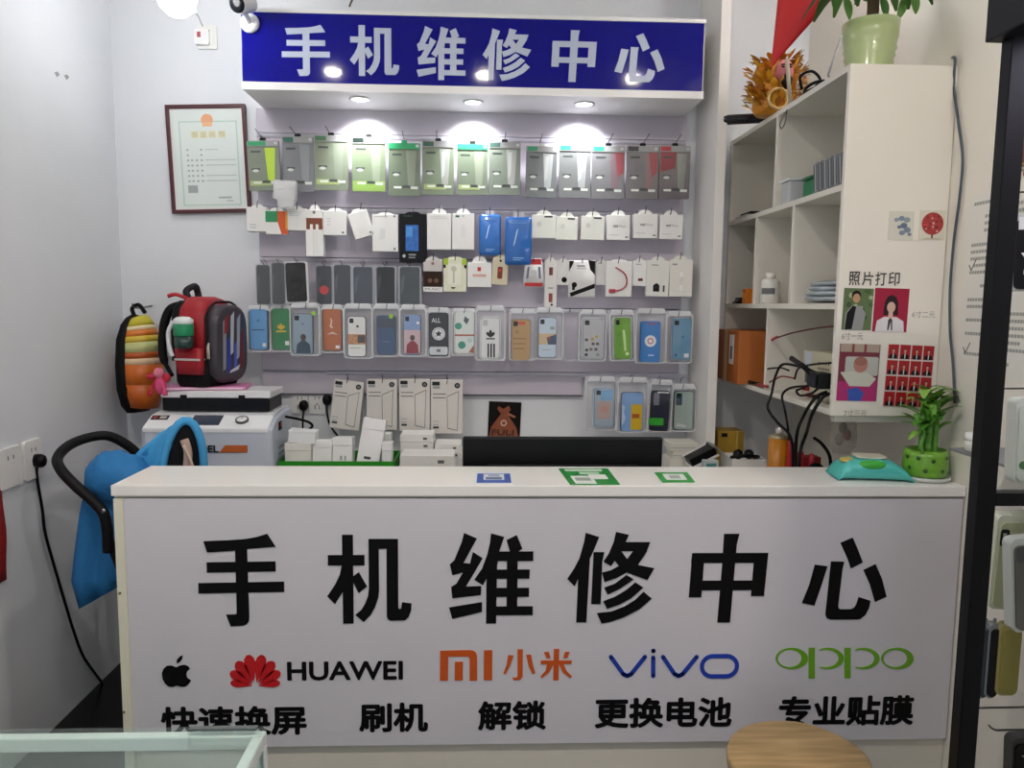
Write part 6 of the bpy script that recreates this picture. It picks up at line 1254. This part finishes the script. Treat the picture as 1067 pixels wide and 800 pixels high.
side_pack('phone_case_pack', 'pale olive phone case pack with black camera ring under the rack shelf', 'phone case', (1030,537,1076,636), 1.6, ('#c9cdbb', '#a9b08e'), .05, 2, lambda P: P.rect(.06, .14, .28, .32, DARK, -.003, r=.006).rect(.12, .18, .2, .28, M('#9aa090', .3), -.003))
side_pack('phone_case_pack', 'clear pack with a dark grey phone case in front of the olive pack', 'phone case', (1046,558,1100,660), 1.5, ('#c6ccc4', '#5f5f58'), .03, -6, lambda P: P.rect(.08, .08, .3, .24, M('#4a4c4e', .3), -.003, r=.006))
for i, (x0, x1, c, words) in enumerate(((1004, 1020, '#15171b', 'black case pack with green sticker next to the rack post'), (1018, 1029, '#3a3f44', 'dark grey case pack between two others by the rack post'), (1027, 1038, '#1c1d20', 'black case pack between the grey and the tan packs'), (1038, 1060, '#8f8748', 'tan yellow case pack on the lower rack hook'))):
    side_pack('phone_case_pack', words, 'phone case', (x0, 650, x1, 728 - 3 * (i == 3)), 1.64 - .01 * i, ('#8a9094' if i < 3 else '#a39c66', c), .02, 0, (lambda P: P.disc(.55, .72, .3, M('#2cae34', .5), -.003, sq=1.2)) if i == 0 else None)
side_pack('phone_case_pack', 'black phone case pack on the lowest hook of the rack', 'phone case', (1049,768,1092,850), 1.55, ('#3a3b3c', '#121314'), .03, -3, lambda P: P.poly([(.2, .2), (.35, .26), (.7, .18), (.4, .24)], M('#c9c9c9', .4), -.003))
# ------------------------------------------------------------------ glass showcase in the foreground
gz = .93
far = WZ(140, 758, gz).y; rx = WZ(277, 758, gz).x
sc_ = thing('glass_showcase', 'glass showcase with aluminium frame in front of the counter', 'showcase', (rx, far, 0))
AL = M('#dde3e1', .3, .2); GL = clear_plastic('showcase_glass', .09, (.92, .97, .95, 1), .02)
LX, LY = -1.0, -.5
b_ = .016
for x0, x1, y0, y1 in ((LX, 0, -b_, 0), (LX, 0, LY, LY + b_), (-b_, 0, LY + b_, -b_), (LX, LX + b_, LY + b_, -b_)):
    MB().box(x0, x1, y0, y1, gz - .026, gz - .006, AL).build('frame_bar', sc_, bevel=.002)
for x, y in ((-b_, -b_), (LX, -b_), (-b_, LY), (LX, LY)): MB().box(x, x + b_, y, y + b_, 0, gz - .027, AL).build('post', sc_)
MB().box(LX, .0, LY, 0, gz - .006, gz, GL).build('top_pane', sc_)
MB().box(-.006, -.001, LY + b_, -b_, .3, gz - .027, GL).build('side_pane', sc_); MB().box(LX + b_, -b_, -.006, -.001, .3, gz - .027, GL).build('back_pane', sc_)
MB().box(LX + b_, -b_, LY + b_, -b_, .58, .586, GL).build('glass_shelf', sc_); MB().box(LX, 0, LY, 0, .02, .3, M('#c9cac6', .4)).build('plinth', sc_)
c0, c1 = WZ(198, 760, gz) - sc_.location, WZ(268, 760, gz) - sc_.location; MB().box(c0.x, c1.x, -.012, -.004, gz + .0005, gz + .004, M('#5c6464', .25, alpha=.8)).build('edge_clip', sc_)
MB().box(LX + .1, -.06, LY + .06, -.08, .587, .72, M('#d3d8d5', .5)).build('reflection_block', sc_)  # pale block added to stand in for the whitish reflection in the glass
# ------------------------------------------------------------------ wooden stool
sz = .47
ol = [(757, 778), (761, 767), (772, 758), (788, 752), (812, 750), (836, 752), (862, 760), (886, 772), (903, 786), (910, 800)]
wp = [WZ(a, b, sz) for a, b in ol]; c = (wp[0] + wp[-1]) / 2
c.z = 0; so_ = thing('wooden_stool', 'pale wooden stool with rounded seat in front of the counter', 'stool', c)
pts = [(p.x - c.x, p.y - c.y) for p in wp]; pts = pts + [(-x, -y) for x, y in pts[1:-1]] if True else pts
pts2 = [(p.x, p.y) for p in spl([Vector((x, y, 0)) for x, y in pts], 3, True)]
def wood():
    m = bpy.data.materials.new('stool_wood'); m.use_nodes = True; nt = m.node_tree; b = nt.nodes['Principled BSDF']
    tc = nt.nodes.new('ShaderNodeTexCoord'); mp = nt.nodes.new('ShaderNodeMapping'); mp.inputs['Scale'].default_value = (3, 26, 26); mp.inputs['Rotation'].default_value = (0, 0, math.radians(28))
    n = nt.nodes.new('ShaderNodeTexNoise'); n.inputs['Scale'].default_value = 2.2; n.inputs['Detail'].default_value = 6; r = nt.nodes.new('ShaderNodeValToRGB')
    r.color_ramp.elements[0].color = lin('#8f774c'); r.color_ramp.elements[1].color = lin('#b3966a'); r.color_ramp.elements[0].position = .3; r.color_ramp.elements[1].position = .7
    nt.links.new(tc.outputs['Object'], mp.inputs[0]); nt.links.new(mp.outputs[0], n.inputs[0]); nt.links.new(n.outputs[0], r.inputs[0]); nt.links.new(r.outputs[0], b.inputs['Base Color']); b.inputs['Roughness'].default_value = .4
    return m
WOOD = wood()
MB().loft([[(x * s, y * s, z) for x, y in pts2] for z, s in ((sz - .03, .96), (sz - .026, .99), (sz - .006, 1.), (sz - .001, .99), (sz, .97))], WOOD).build('seat', so_, bevel=0)
for i in range(4):
    a = math.radians(45 + 90 * i); MB().tube([(.11 * math.cos(a), .09 * math.sin(a), sz - .031), (.15 * math.cos(a), .12 * math.sin(a), 0)], [.016, .012], WOOD, 10).build('leg', so_)
MB().tube([(.122 * math.cos(PI / 4), .1 * math.sin(PI / 4), .2), (-.122 * math.cos(PI / 4), -.1 * math.sin(PI / 4), .2)], .009, WOOD, 8).build('stretcher', so_)
